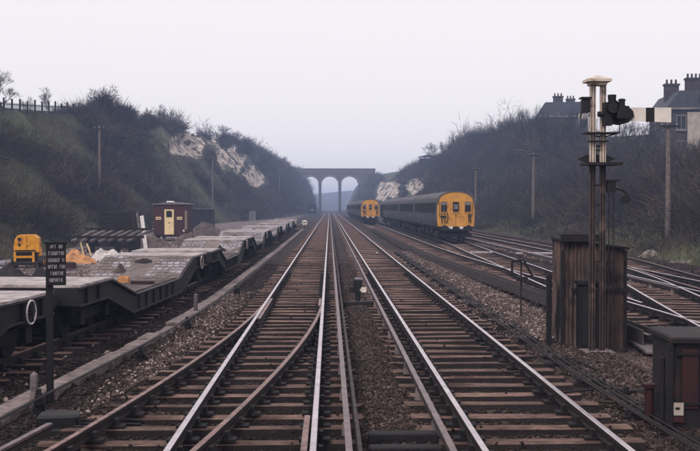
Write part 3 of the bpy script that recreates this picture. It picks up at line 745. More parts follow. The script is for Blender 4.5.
# ------------------------------------------------------------------ signal at right
def signal():
    t=empty('semaphore_signal',(4.93,18.3,GZ-.02),0,'twin post semaphore signal with white arm and black band beside the corrugated hut','signal')
    z=lambda py: 2.5+(VY-py)/F*18.3-(GZ-.02)
    for x in(-.1,.09):
        p=MB(); w_=.085
        zs=z(164); h2=z(80)-zs
        for (q0,hh,mi) in((0,zs,1),(zs,h2,0)):
            p.box((x,0,q0+hh/2),(.028,.075,hh),mi=mi); p.box((x-w_/2,-.0,q0+hh/2),(.012,.09,hh),mi=mi); p.box((x+w_/2,0,q0+hh/2),(.012,.09,hh),mi=mi)
        p.build('post',[K['signal_post'],K['signal_low']],t)
    m=MB(); zz=z(82); P=[(-.24,-.2,zz),(.2,-.2,zz),(.2,.2,zz),(-.24,.2,zz),(-.24,-.2,zz+.05),(.2,-.2,zz+.05),(.2,.2,zz+.05),(-.24,.2,zz+.05),(-.02,0,zz+.13)]
    m.add(P,[(3,2,1,0),(0,1,5,4),(1,2,6,5),(2,3,7,6),(3,0,4,7),(4,5,8),(5,6,8),(6,7,8),(7,4,8)]); m.box((-.02,0,zz-.03),(.3,.26,.06)); m.build('finial_cap',K['signal_post'],t)
    for py in(136,146,150,185,205,240,262,290): MB().box((-.005,0,z(py)),(.2,.03,.03)).build('spacer',K['rustblack'],t)
    # arm
    az=z(114.3)
    a=MB().poly([(.42,az-.115),(1.33,az-.145),(1.33,az+.125),(.42,az+.125)],'y',-.07,-.05)
    arm=a.build('signal_arm',K['signal_white'],t)
    MB().box((.94,-.073,az-.008),(.155,.012,.262)).build('black_band',K['black'],arm)
    sp=MB().poly([(.1,az+.06),(.16,az+.22),(.3,az+.26),(.42,az+.17),(.52,az+.15),(.62,az+.06),(.64,az-.04),(.54,az-.15),(.36,az-.2),(.2,az-.18),(.08,az-.1)],'y',-.1,-.078)
    sp.build('spectacle_plate',K['black'],arm)
    MB().tube((.2,-.3,az+.1),(.2,-.1,az+.1),.1,.12,14).tube((.2,-.2,az+.2),(.2,-.2,az+.34),.07,.08,12).tube((.38,-.2,az+.12),(.38,-.2,az+.24),.06,.06,10).box((.38,-.2,az+.02),(.22,.2,.22)).tube((.38,-.2,az+.24),(.38,-.2,az+.27),.08,.05,10).build('signal_lamp',K['black'],t)
    MB().box((.14,-.12,az),(.14,.16,.42)).tube((-.03,-.1,az),(.3,-.1,az),.05).build('arm_bearing',K['black'],t)
    # box on the left
    MB().bevbox((-.24,-.02,az+.16),(.15,.16,.24),.02).box((-.24,-.02,az+.3),(.19,.2,.03)).tube((-.31,-.02,az+.05),(-.33,-.02,az-.08),.015).box((-.12,-.02,az+.16),(.12,.03,.03)).build('repeater_box',K['black'],t)
    # landing brackets
    m=MB(); m.box((.05,0,z(133)),(.62,.34,.025)); m.tube((.1,-.1,z(137)),(.36,-.1,z(133)),.012); m.tube((.36,-.15,z(133)),(.36,-.15,z(118)),.01); m.box((.0,0,z(141)),(.36,.2,.02)); m.build('upper_bracket',K['black'],t)
    m=MB(); m.box((.06,-.02,z(164)),(.66,.5,.05)); m.build('platform',K['rustblack'],t)
    m=MB(); zc=z(158.5); m.poly([(-.36,zc),(-.18,zc+.08),(.18,zc+.08),(.36,zc),(.18,zc-.08),(-.18,zc-.08)],'y',.09,.12); m.build('diamond_sign',K['black'],t)
    m=MB(); zc=z(187); m.box((.22,-.05,zc),(.15,.18,.2)); m.box((.26,-.05,zc+.12),(.24,.24,.025)); m.build('motor_box',K['black'],t)
    m=MB(); m.path([(.28,-.05,zc-.02),(.45,-.05,zc-.06),(.52,-.05,zc-.12),(.5,-.05,zc-.22)],.018); m.tube((.5,-.09,z(199)),(.5,-.01,z(199)),.085,.085,14); m.build('balance_weight',K['rustblack'],t)
    m=MB(); 
    for x in(.2,.28): m.tube((x,-.04,.05),(x,-.04,z(190)),.008,.008,5)
    m.build('pull_rod',K['rustblack'],t)
    MB().bevbox((0,0,.06),(.6,.5,.16),.03).build('footing',K['concrete'],t)
signal()

# ------------------------------------------------------------------ corrugated hut
def hut():
    t=empty('corrugated_hut',(4.5,19.1,GZ-.03),R(-4),'rusty corrugated iron lamp hut with sloping roof behind the signal posts','hut')
    W,Dp=1.13,1.3
    def wave(p0,p1,z0,za,zb,n=64,amp=.022):
        V=[];Fh=[]; p0=Vector(p0); p1=Vector(p1); d=(p1-p0); nn=Vector((d.y,-d.x)).normalized()
        for i in range(n+1):
            u=i/n; o=amp*math.cos(u*d.length/.076*2*math.pi); q=p0+d*u+nn*o; zt=za+(zb-za)*u
            V+=[(q.x,q.y,z0),(q.x,q.y,zt)]
        for i in range(n): Fh.append((2*i,2*i+2,2*i+3,2*i+1))
        k=len(V); V+=[(x-nn.x*.012,y-nn.y*.012,z) for x,y,z in V]
        Fh+=[tuple(k+j for j in reversed(f)) for f in Fh[:n]]
        return MB().add(V,Fh)
    zl,zr=2.14,1.98
    wave((0,0),(W,0),0,zl,zr).build('front_wall',K['corr'],t)
    wave((W,0),(W+.05,Dp),0,zr,zr).build('side_wall',K['corr'],t); wave((0,Dp),(0,0),0,zl,zl).build('side_wall',K['corr'],t); wave((W,Dp),(0,Dp),0,zr,zl).build('rear_wall',K['corr'],t)
    r=MB(); r.poly([(-.05,zl+.0),(W+.1,zr-.01),(W+.1,zr+.04),(-.05,zl+.05)],'y',-.08,Dp+.08); r.build('roof',K['wood_dark'],t)
    MB().box((.28,-.1,zl+.06),(.72,.06,.14)).build('roof_board',K['wood_dark'],t)
    for x in(-.03,W+.03): MB().box((x,-.02,.98),(.06,.06,1.96)).build('corner_post',K['wood_dark'],t)
    d_=MB().bevbox((.42,-.28,.68),(.4,.34,1.3),.03).box((.42,-.28,1.36),(.46,.4,.05)).build('locker',K['black'],t)
    MB().box((.42,-.46,.7),(.3,.02,1.0)).build('locker_door',K['rustblack'],d_)
    MB().box((.66,-.05,1.2),(1.05,.03,.07)).build('wall_batten',K['wood_dark'],t)
hut()
def post(name,loc,h,w_,m,label,cat='post'):
    o=MB().bevbox((0,0,h/2),(w_,w_,h),.012).add([(-w_/2+.012,-w_/2+.012,h),(w_/2-.012,-w_/2+.012,h),(w_/2-.012,w_/2-.012,h),(-w_/2+.012,w_/2-.012,h),(0,0,h+w_*.35)],[(0,1,4),(1,2,4),(2,3,4),(3,0,4)]).build(name,m); o.location=loc
    return tag(o,label,cat)
post('timber_post',(4.28,19.4,GZ-.05),1.5,.1,K['wood_dark'],'dark upright timber post just left of the corrugated hut')
# thin stand with a frame
t=empty('lever_stand',(4.62,24,GZ-.02),0,'thin rusty rail frame standing on one leg by the gravel strip','lever stand')
MB().tube((0,0,0),(0,0,1.05),.022,.02,8).build('leg',K['rustblack'],t)
MB().path([(-.22,0,1.12),(-.22,0,1.48),(.06,0,1.5),(.3,0,1.06)],.03,6).tube((0,0,1.0),(0,0,1.5),.022).box((.02,0,1.05),(.26,.16,.1)).build('frame',K['rustblack'],t)
MB().box((0,0,.02),(.3,.3,.05)).build('base_plate',K['rustblack'],t)
# planks beside the hut
t=empty('board_walk',(5.95,18.9,GZ),R(-6),'worn plank walkway lying right of the corrugated hut','walkway')
pl=None
for i in range(6):
    if pl is None: pl=MB().bevbox((0,0,.03),(.13,1.5,.05),.008).build('plank',K['wood_grey'],t); pl.location=(0,0,.06)
    else: inst(pl,t,(i*.142,random.uniform(-.06,.06),.06+random.uniform(-.006,.006)))
for y in(-.55,.55): MB().box((.36,y,.03),(.9,.1,.08)).build('bearer',K['wood_dark'],t)
# dark relay cabinet in the right foreground
def cabinet():
    t=empty('relay_cabinet',(4.12,11.9,GZ-.03),R(-3),'black and dark red trackside cabinet cut off by the right edge','cabinet')
    MB().bevbox((.55,.55,.62),(1.02,1.0,1.1),.02).build('body',K['rustblack'],t)
    for x in(.37,.67): MB().box((x,.03,.72),(.03,.05,.8)).build('door_hinge_bar',K['black'],t)
    for z_ in(.42,1.02): MB().box((.55,.025,z_),(1.0,.04,.03)).build('strap',K['black'],t)
    MB().bevbox((.55,.55,1.19),(1.12,1.12,.07),.02).build('lid',K['rustblack'],t)
    for x in(.22,.52,.82):
        MB().box((x,.04,.72),(.2,.03,.72)).build('door_panel',K['redpaint'],t)
    MB().box((-.02,.04,.6),(.06,.06,1.1)).build('corner_post',K['wood_dark'],t)
    p=MB().box((.075,-.0,.36),(.115,.02,.15)).build('label_plate',K['render'],t)
    MB().box((.06,-.013,.37),(.05,.008,.025)).build('print_mark',K['black'],p)
    MB().box((.075,.0,.235),(.13,.022,.07)).build('red_plate',K['redpaint'],t)
    MB().tube((-.06,.2,.0),(-.06,.2,.95),.03,.03,8).build('conduit',K['rustblack'],t)
cabinet()
t=MB().tube((0,0,0),(0,.0,.5),.06,.06,10).bevbox((0,0,.02),(.22,.22,.06),.01).box((0,0,.52),(.16,.16,.05)).build('marker_stub',K['redpaint']); t.location=(4.05,12.55,GZ-.02); tag(t,'short dark red stub post left of the black trackside cabinet','post')

# rodding run and signal wires on the right
t=empty('point_rodding',(0,0,0),0,'run of thin point rods and wires on rollers right of the main tracks','point rodding')
for i,(o_,z_) in enumerate([(3.86,-.13),(3.93,-.13),(4.02,-.12),(4.12,-.14)]):
    p=[(o_+.02*math.sin(D*.23+i)+max(0,(14-D))*.03,D,z_) for D in np.arange(7,62,2.0)]
    MB().path(p,.016 if i<3 else .011,6).build('rod',K['rustblack'],t)
s_=None
for D in np.arange(8,60,2.4):
    if s_ is None: s_=MB().box((0,0,-.03),(.5,.12,.14)).box((-.2,0,.06),(.03,.08,.12)).box((.2,0,.06),(.03,.08,.12)).tube((-.2,0,.06),(.2,0,.06),.03).build('roller_stool',K['rustblack'],t); s_.location=(4.0,D,GZ+.02)
    else: inst(s_,t,(4.0+max(0,14-D)*.03,D,GZ+.02))
def crank(loc,rz,label):
    t=empty('rodding_crank',loc,rz,label,'rodding crank')
    MB().bevbox((0,0,.02),(.5,.4,.08),.015).build('base_plate',K['wood_dark'],t)
    MB().box((.12,0,.1),(.42,.07,.03)).box((-.06,.14,.1),(.07,.4,.032)).build('crank_arm',K['rustblack'],t)
    MB().tube((-.06,0,.05),(-.06,0,.17),.05,.04,10).build('pivot',K['rustblack'],t)
    MB().tube((.3,0,.1),(.3,-1.1,.08),.018).build('rod',K['rustblack'],t)
    MB().tube((-.06,.32,.1),(-.9,.4,.06),.018).build('rod',K['rustblack'],t)
crank((4.3,14.2,GZ+.02),.3,'dark angled crank in the rodding run in front of the hut, farther one')
crank((4.25,12.9,GZ+.02),-.5,'dark angled crank in the rodding run beside the red stub post')
crank((3.95,17.2,GZ+.03),.1,'dark angled crank in the rodding run left of the hut')
t=empty('point_machine',(-3.35,12.4,GZ),R(8),'low dark point mechanism between the notice board and the turnout','point machine')
MB().bevbox((0,0,.1),(.5,.34,.22),.03).build('case',K['black'],t); MB().bevbox((-.1,.42,.07),(.3,.3,.16),.02).build('cover',K['rustblack'],t)
for i in range(3): MB().tube((.2,-.2+.18*i,.08),(1.0,-.3+.24*i,.05),.018).build('rod',K['rustblack'],t)
MB().box((.1,-.32,.03),(.9,.14,.08)).build('bearer',K['wood_dark'],t)
# left: concrete troughing
fx_t=smooth_fn([(5,-4.75),(13.6,-4.2),(17.9,-3.78),(23.5,-3.5),(29,-3.34),(62,-3.2),(150,-3.2)],4)
t=empty('cable_trough',(0,0,0),0,'pale concrete cable trough running beside the wagons','cable trough')
ld=None; D=7.5; far=MB()
while D<120:
    x=float(fx_t(D)); rz=-math.atan(float(fx_t(D+.5)-fx_t(D-.5)))
    skip=(21.2<D<22.6) or (17.0<D<17.6)
    if D<62:
        if not skip:
            if ld is None: ld=MB().bevbox((0,0,0),(.3,.9,.07),.012).build('lid',K['concrete'],t); ld.location=(x,D,-.155); ld.rotation_euler=(0,0,rz)
            else: inst(ld,t,(x+random.uniform(-.02,.02),D,-.155+random.uniform(-.012,.012)),(random.uniform(-.015,.015),random.uniform(-.02,.02),rz+random.uniform(-.015,.015)))
        MB().box((x,D,-.235),(.26,.9,.09)).build('trough_body',K['concrete'],t)
    else: far.box((x,D,-.19),(.3,.91,.14))
    D+=.92
tag(far.build('distant_lids',K['concrete'],t),kind='stuff')
# signal wires and stakes on the left
t=empty('signal_wires',(0,0,0),0,'dark signal wires running on short stakes beside the left turnout','signal wires')
for i in range(3):
    p=[(float(fx_t(D))+.36+.07*i,D,-.02+.03*i) for D in np.arange(7,60,3.0)]
    MB().path(p,.012,5).build('wire',K['rustblack'],t)
st=None
for D in(10.2,13.1,17.9,22.3,31):
    x=float(fx_t(D))+.42
    if st is None: st=MB().bevbox((0,0,.16),(.07,.07,.4),.01).box((.03,0,.24),(.2,.1,.1)).box((.06,0,.14),(.1,.14,.12)).build('stake',K['wood_dark'],t); st.location=(x,D,GZ)
    else: inst(st,t,(x,D,GZ-.04),(random.uniform(-.12,.12),random.uniform(-.12,.12),random.uniform(0,3)),(1,1,random.uniform(.8,1.2)))
post('timber_post',(float(fx_t(14.2))+.12,13.6,GZ-.05),.55,.09,K['wood_grey'],'short grey stake beside the foot of the black notice board')
post('timber_post',(float(fx_t(25.5))+.05,25.4,GZ-.05),.6,.09,K['wood_grey'],'short grey stake breaking the concrete trough near the second wagon')

# notice board
t=empty('notice_board',(-3.93,14.1,GZ-.03),R(14),'black cast notice board with six rows of white lettering on a dark post','notice board')
MB().bevbox((0,.05,1.05),(.1,.1,2.1),.012).build('post',K['black'],t)
bd=MB().bevbox((.09,-.02,1.99),(.27,.035,.6),.01).box((.09,-.02,2.29),(.31,.06,.03)).build('board',K['black'],t)
rowm=[ 'XX XX X','XXXXXXXX','XXXX XX X','X XXXX XX','XXX X XXX','XXXXXXX']
lt=MB()
for i,wd in enumerate([.15,.2,.21,.21,.2,.18]):
    z_=2.235-i*.094; x=.09-wd/2
    while x<.09+wd/2:
        a=random.uniform(.014,.022); k=random.random()
        if k<.88:
            lt.box((x+.003,-.041,z_),(.006,.008,.05)); 
            if k<.3: lt.box((x+a/2,-.041,z_+.021),(a,.008,.008))
            elif k<.6: lt.box((x+a/2,-.041,z_-.021),(a,.008,.008)); lt.box((x+a,-.041,z_),(.006,.008,.05))
            else: lt.box((x+a/2,-.041,z_),(a,.008,.008)); lt.box((x+a,-.041,z_),(.006,.008,.05))
        x+=a+.009
tag(lt.build('lettering',K['letter'],bd),kind='stuff')

# dwarf signal in the six-foot
t=empty('dwarf_signal',(.78,27.6,-.2),0,'short black dwarf signal with small white square between the main tracks','signal')
MB().bevbox((0,0,.04),(.3,.3,.08),.02).box((-.06,0,.1),(.34,.1,.03)).build('base',K['concrete'],t)
MB().tube((0,0,.05),(0,0,.35),.07,.06,10).build('stem',K['black'],t)
MB().bevbox((0,0,.52),(.24,.22,.36),.03).box((-.16,0,.42),(.16,.14,.16)).build('head',K['black'],t)
MB().box((.02,0,.72),(.2,.2,.04)).build('cap',K['cabin_grey'],t)
MB().box((.16,-.13,.42),(.14,.03,.14)).box((.1,-.1,.42),(.08,.05,.05)).build('white_plate',K['signal_white'],t)
# disc ground signal far left
t=empty('disc_signal',(-3.25,131,GZ),0,'small white disc signal left of the main track past the wagons','signal')
MB().tube((0,0,0),(0,0,.5),.08,.06,10).build('stem',K['black'],t)
MB().tube((0,-.03,.72),(0,.0,.72),.36,.36,20).build('disc',K['signal_white'],t)
MB().box((0,-.04,.72),(.6,.02,.1)).build('red_bar',K['redpaint'],t); MB().box((0,.16,.6),(.3,.3,.4)).build('lamp_case',K['black'],t)

# ------------------------------------------------------------------ yard on the left
def cabin():
    t=empty('mobile_cabin',(-12.95,81,GZ),R(-4),'maroon site cabin with cream door standing on small wheels in the yard','cabin')
    W,Dp,z0,z1=2.5,3.4,.48,2.95
    MB().box((0,Dp/2,(z0+z1)/2),(W,Dp,z1-z0)).build('body',K['maroon'],t)
    MB().poly([(-W/2-.12,z1),(W/2+.12,z1),(W/2+.1,z1+.08),(0,z1+.2),(-W/2-.1,z1+.08)],'y',-.1,Dp+.1).build('roof',K['grey_metal'],t)
    MB().tube((0,.5,z1+.12),(0,.5,z1+.3),.38,.3,12).build('roof_vent',K['white'],t)
    d_=MB().box((0.02,-.03,1.55),(.76,.06,2.02)).build('door',K['cream'],t)
    MB().box((.02,-.07,2.2),(.46,.03,.5)).build('window_pane',K['glass'],d_)
    MB().box((.02,-.075,1.5),(.16,.03,.04)).build('handle',K['black'],d_)
    for x in(-.86,.86):
        p=MB().box((x,-.02,1.85),(.42,.03,.22)).build('name_plate',K['cream'],t)
        MB().box((x,-.04,1.85),(.3,.015,.05)).build('print_mark',K['redpaint'],p)
    MB().box((W/2+.01,.55,1.7),(.04,.7,1.5)).build('end_window',K['cream'],t)
    for y in np.arange(.3,.9,.18): MB().box((W/2+.035,y,1.7),(.02,.05,1.4)).build('glazing_bar',K['cabin_grey'],t)
    for x in(-1.05,1.05):
        for y in(.7,2.8): MB().tube((x-.09,y,.27),(x+.09,y,.27),.27,.27,14).build('wheel',K['black'],t)
    MB().box((0,Dp/2,.42),(W-.2,Dp-.2,.12)).build('chassis',K['under'],t)
    MB().box((.02,-.35,.2),(.9,.5,.06)).box((-.38,-.35,.1),(.06,.5,.22)).box((.42,-.35,.1),(.06,.5,.22)).build('step',K['wood_grey'],t)
    MB().add([(1.1,-.03,.78),(1.3,-.03,.78),(1.2,-.03,1.0),(1.1,-.05,.78),(1.3,-.05,.78),(1.2,-.05,1.0)],[(0,1,2),(5,4,3),(0,3,4,1),(1,4,5,2),(2,5,3,0)]).build('warning_triangle',K['white'],t)
cabin()
def machine():
    t=empty('yellow_loader',(-13.8,46,GZ),R(10),'small yellow plant machine with dark open front beside a pipe pile','plant machine')
    b=MB(); b.poly([(-.52,.72),(-.56,.95),(-.5,1.3),(-.38,1.48),(.3,1.5),(.5,1.36),(.56,1.0),(.56,.72)],'y',-.5,.55); b.build('bonnet',K['plant_yellow'],t)
    MB().tube((-.3,-.52,1.3),(-.3,-.48,1.3),.085,.085,12).build('exhaust_hole',K['black'],t)
    MB().box((.02,-.51,1.15),(.015,.02,.6)).build('panel_seam',K['rustblack'],t); MB().box((.1,-.515,1.1),(.16,.02,.12)).build('hatch',K['plant_yellow'],t)
    for x in(-.5,.3): MB().box((x,-.45,.42),(.1,.12,.62)).build('front_leg',K['plant_yellow'],t)
    MB().box((-.1,-.46,.5),(.75,.08,.1)).build('cross_bar',K['plant_yellow'],t)
    MB().box((0,.05,.5),(.96,.85,.46)).build('engine_block',K['black'],t)
    MB().box((-.05,-.505,.78),(.9,.03,.07)).build('radiator_slot',K['rustblack'],t)
    MB().bevbox((.52,.1,.5),(.12,.8,.6),.03).build('side_panel',K['plant_yellow'],t)
    for x in(-.58,.62):
        for y in(-.25,.5):
            w_=MB().tube((x-.1,y,.26),(x+.1,y,.26),.27,.27,16).build('wheel',K['black'],t); MB().tube((x-.11,y,.26),(x+.11,y,.26),.12,.12,10).build('hub',K['plant_yellow'],w_)
    MB().path([(.6,-.3,1.25),(.72,-.35,1.3),(.75,-.35,1.1)],.03).build('mirror_arm',K['black'],t)
    MB().tube((.25,.2,1.45),(.25,.2,1.72),.04,.04,8).build('exhaust_pipe',K['rustblack'],t)
    for z_ in(.86,.92,.98,1.04): MB().box((.572,.05,z_+.1),(.02,.5,.02)).build('louvre',K['rustblack'],t)
    MB().box((0,-.56,.2),(1.1,.1,.14)).build('tow_bar',K['rustblack'],t)
    MB().box((-.3,-.52,1.05),(.1,.02,.1)).build('lamp',K['black'],t)
machine()
PX=[(-15.6,42.6,.1,.14,2.3,.2),(-14.9,43.2,.1,.14,2.2,-.12),(-14.5,41.8,.09,.13,1.9,.1),(-14.7,42.3,.34,.13,2.1,.16),(-16.0,41.6,.09,.12,2.0,.0)]
for i,(x,y,z,r_,L,a) in enumerate(PX):
    dx,dy=math.cos(a)*L/2,math.sin(a)*L/2
    m=MB().tube((-dx,-dy,0),(dx,dy,0),r_,r_,14,cap=False); m.tube((-dx,-dy,0),(dx,dy,0),r_*.8,r_*.8,14,cap=False)
    n=14; q=Vector((dx,dy,0)).to_track_quat('Z','Y').to_matrix()
    for e in(-1,1):
        V=[]
        for rr in(r_,r_*.8):
            for k in range(n): V.append(Vector((e*dx,e*dy,0))+q@Vector((rr*math.cos(2*math.pi*k/n),rr*math.sin(2*math.pi*k/n),0)))
        m.add(V,[(k,(k+1)%n,n+(k+1)%n,n+k) for k in range(n)])
    o=m.build('pipe',K['cabin_grey'],smooth=False); o.location=(x,y,GZ+z+.03)
    tag(o,'grey pipe in the loose pile in front of the yellow machine','pipe','grey pipes piled by the yellow machine')
# sleeper stack
t=empty('sleeper_stack',(-13.85,66,GZ),R(2),'tall dark stack of old sleepers against the left slope','sleeper stack')
p_=None
for L in range(17):
    for j in range(3):
        if L>14 and j==0: continue
        if p_ is None: p_=MB().bevbox((0,0,.065),(2.5,.25,.13),.015).build('sleeper',K['wood_dark'],t); p_.location=(0,0,0)
        else: inst(p_,t,(random.uniform(-.07,.07),j*.28,L*.142),(0,0,random.uniform(-.02,.02)))
for L in range(4):
    for j in(-.95,.95): pass
# track panel lying on a trestle of timbers
t=empty('track_panel',(-13.3,61,GZ),R(-8),'tilted old track panel with pale gaps lying in front of the dark stack','track panel')
for x in(-1.3,0,1.3): MB().bevbox((x,.6,.45),(.25,1.6,.9),.02).build('bearer',K['wood_dark'],t)
sp=None
for i in range(7):
    x=-1.75+i*.58
    if sp is None: sp=MB().bevbox((0,0,.06),(.25,2.3,.12),.015).build('sleeper',K['wood_grey'],t); sp.location=(x,.5,.98); sp.rotation_euler=(R(17),0,R(-24))
    else: inst(sp,t,(x,.5,.98+random.uniform(-.02,.02)),(R(17),0,R(-24+random.uniform(-3,3))))
for y,z_ in((-.25,.88),(1.2,1.32)): MB().sweep(RP,[(-2.1,y,z_+.14),(2.2,y,z_+.14)]).build('rail',[K['rail_side']],t)
# leaning boards
for i,(x,m_,w_,l_,lb) in enumerate([(-12.35,'rail_side',.2,2.55,'dark leaning board nearest the sleeper stack'),(-12.05,'wood_grey',.16,2.5,'grey brown leaning board between the dark one and the white one'),(-11.78,'white',.24,2.3,'white board leaning upright beside the sleeper stack')]):
    o=MB().bevbox((0,0,l_/2),(w_,.06,l_),.008).build('leaning_board',K[m_]); o.location=(x+.15,63.6,GZ-.02); o.rotation_euler=(R(-12),R(-9),0); tag(o,lb,'board')
m=MB().tube((-.5,0,0),(.5,0,0),.28,.28,18)
for x in(-.5,-.17,.17,.5): m.tube((x-.02,0,0),(x+.02,0,0),.3,.3,18)
o=m.build('oil_drum',K['rustblack']); o.location=(-12.3,55,GZ+.3); o.rotation_euler=(0,0,R(4)); tag(o,'dark drum lying on its side in front of the track panel','drum')
lump('sand_heap',(-12.55,49.5,GZ),(2.6,1.8,.6),K['tarp'],'low orange sand heap between the yellow machine and white rubble','sand heap',5,n=18)
lump('rubble_heap',(-11.4,51.5,GZ),(1.9,1.5,.62),K['rubble'],'white chalk rubble heap right of the orange sand','rubble heap',6,n=16)
lump('rubble_heap',(-10.2,50.0,GZ),(1.7,1.2,.42),K['rubble'],'small white rubble heap behind the first complete wagon','rubble heap',8,n=16)
o=MB().bevbox((0,0,.15),(.62,.4,.3),.02).box((0,0,.31),(.5,.1,.03)).build('timber_block',K['redpaint']); o.location=(-11.6,44.6,GZ); tag(o,'brown squared timber block beside the orange sand heap','timber block')
for i,(x,y,sz,lb) in enumerate([(-12.2,38.5,(1.6,.7,.42),'dark scrap heap on the yard ground behind the notice board, left one'),(-10.9,38.0,(.8,.6,.5),'dark scrap lump on the yard ground right of the notice board'),(-12.3,70,(2.4,2,.7),'brown spoil heap behind the leaning boards'),(-10.6,74,(2.6,2.2,.8),'brown spoil heap in front of the maroon cabin, left of its door'),(-11.2,92,(3,2.5,.9),'brown spoil heap right of the maroon cabin'),(-12.8,104,(4,3,1.0),'grey brown spoil heap in front of the dark shed')]):
    lump('spoil_heap',(x,y,GZ),sz,K['spoil'] if i>1 else K['rustblack'],lb,'spoil heap',30+i,n=16)
# broken chair-like timber frame
t=empty('broken_trestle',(-13.9,56.5,GZ),R(15),'broken yellowish timber trestle left of the drum','trestle')
for a,b in(((-.6,0,0),(-.1,0,.75)),((.1,0,0),(-.1,0,.78)),((-.5,.3,.3),(.5,.2,.45)),((.5,0,0),(.25,.1,.7))):
    MB().tube(a,b,.045,.045,6).build('strut',K['cream'] if a[0]>.05 else K['wood_grey'],t)
# dark shed
t=empty('dark_shed',(-17.3,134,GZ),R(-3),'low dark boarded shed right of the maroon cabin at the slope foot','shed')
MB().box((0,1,1.2),(3.3,2,2.4)).build('wall',K['wood_dark'],t)
for i in range(14): MB().box((-1.55+i*.238,-.02,1.2),(.21,.05,2.36)).build('plank',K['wood_dark'],t)
MB().poly([(-1.8,2.42),(1.8,2.42),(1.8,2.5),(-1.8,2.58)],'y',-.2,2.2).build('roof',K['roof_grey'],t)
t=empty('relay_box',(-15.0,195,GZ),0,'pale grey equipment box at the foot of the left slope beyond the sheds','equipment box')
MB().bevbox((0,0,.95),(1.2,.8,1.9),.05).build('body',K['cabin_grey'],t); MB().box((0,0,1.95),(1.35,.95,.1)).build('lid',K['grey_metal'],t); MB().box((0,-.42,.95),(.9,.03,1.6)).build('door',K['grey_metal'],t)

# ------------------------------------------------------------------ telegraph poles
def pole(side,px,pyb,pyt,arms,label,D=None,group=None):
    if D is None: b=hill_hit(side,px,pyb)
    else: b=pxw(px,pyb,D); b.z=max(GZ,float(hillz(side,b.x,D)))
    h=2.5+(VY-pyt)/F*b.y-b.z
    t=empty('telegraph_pole',(b.x,b.y,b.z-.4),0,label,'telegraph pole'); h+=.4
    MB().tube((0,0,0),(0,0,h),.17,.115,10).build('pole',K['wood_pole'],t)
    for k in range(arms):
        z_=h-.35-.6*k; a=MB().box((0,-.14,z_),(1.1,.1,.11)).build('crossarm',K['wood_dark'],t)
        for x in(-.45,.45):
            MB().tube((x,-.14,z_+.05),(x,-.14,z_+.22),.045,.035,8).build('insulator',K['cabin_grey'],a)
    return t,Vector((b.x,b.y,b.z+h-.4))
pole(-1,101,205,126,1,'tallest telegraph pole on the left, above the sleeper stack')
pole(-1,213,219,156,1,'slim telegraph pole right of the dark shed on the left slope')
pole(-1,279.5,210,172,1,'small telegraph pole on the left near the end of the wagon row')
_,q3=pole(1,476,219,167,1,'farther telegraph pole on the right behind the nearer train front')
_,q2=pole(1,534,224,152,1,'telegraph pole on the right slope between train front and hut')
_,q1=pole(1,670,240,120,1,'nearest telegraph pole on the right slope below the tall house')
def wire(a,b,sag,label,off):
    P=[]
    for i in range(15):
        u=i/14; P.append((a[0]+(b[0]-a[0])*u+off,a[1]+(b[1]-a[1])*u-.14,a[2]+(b[2]-a[2])*u-.1-sag*4*u*(1-u)))
    tag(MB().path(P,.018,5).build('overhead_wire',K['rustblack']),label,'wire')
for o_,s_ in((-.45,'left'),(.45,'right')):
    wire(q3,q2,.5,f'overhead wire between the two poles right of the train front, {s_} of the pair',o_)
    wire(q2,q1,.9,f'long overhead wire between the hut side pole and nearest right pole, {s_} of the pair',o_)

# ------------------------------------------------------------------ houses
def house(name,loc,W,Dp,H,roofh,chims,label,mwall,cols,rows,rz=0,dormer=False):
    t=empty(name,loc,rz,label,'house'); hw=W/2
    MB().box((0,Dp/2,H/2-2),(W,Dp,H+4)).build('wall',mwall,t)
    rf=MB().poly([(-hw-.3,H),(hw+.3,H),(hw-1.2,H+roofh),(-hw+1.2,H+roofh)],'y',-.3,Dp+.3).build('roof',K['slate'],t)
    MB().box((0,-.16,H-.1),(W+.5,.3,.22)).build('eaves',K['stone_pale'],t)
    for cx,cw,ch in chims:
        c=MB().box((cx,Dp*.4,H+roofh+ch/2-1.0),(cw,.9,ch+2)).box((cx,Dp*.4,H+roofh+ch-.1),(cw+.2,1.1,.22)).build('chimney',K['brick'],t)
        n=max(2,int(cw/.45))
        for i in range(n): MB().tube((cx-cw/2+(i+.5)*cw/n,Dp*.4,H+roofh+ch),(cx-cw/2+(i+.5)*cw/n,Dp*.4,H+roofh+ch+.55),.15,.12,8).build('chimney_pot',K['pot'],c)
    for r_ in range(rows):
        for c_ in range(cols):
            x=-hw+(c_+.5)*W/cols; z_=H-1.7-r_*3.0
            f=MB().box((x,-.03,z_),(1.15,.1,1.75)).build('window',K['winframe'],t)
            MB().box((x-.26,-.07,z_),(.44,.04,1.5)).build('pane',K['glass'],f); MB().box((x+.26,-.07,z_),(.44,.04,1.5)).build('pane',K['glass'],f)
            MB().box((x,-.12,z_-.95),(1.4,.22,.12)).build('sill',K['stone_pale'],f)
    # side wall windows facing the tracks
    for r_ in range(rows):
        for y in(Dp*.3,Dp*.7):
            f=MB().box((-hw-.03,y,H-1.7-r_*3.0),(.1,1.1,1.75)).build('window',K['winframe'],t); MB().box((-hw-.07,y,H-1.7-r_*3.0),(.04,.95,1.55)).build('pane',K['glass'],f)
    return t
hA=house('house',(41.2,176,12.3),8.6,8,6.3,2.4,[(-.6,1.7,1.4),(1.6,1.5,.9)],'dark slate roofed house with two chimney stacks above the right skyline',K['brick'],3,2,R(-8))
MB().box((3.4,-.6,4.4),(1.6,1.2,4.6)).build('bay',K['render'],hA); MB().box((3.4,-1.22,4.8),(1.1,.06,1.5)).build('bay_window',K['glass'],hA); MB().box((3.4,-.6,6.75),(1.9,1.5,.2)).build('bay_roof',K['slate'],hA)
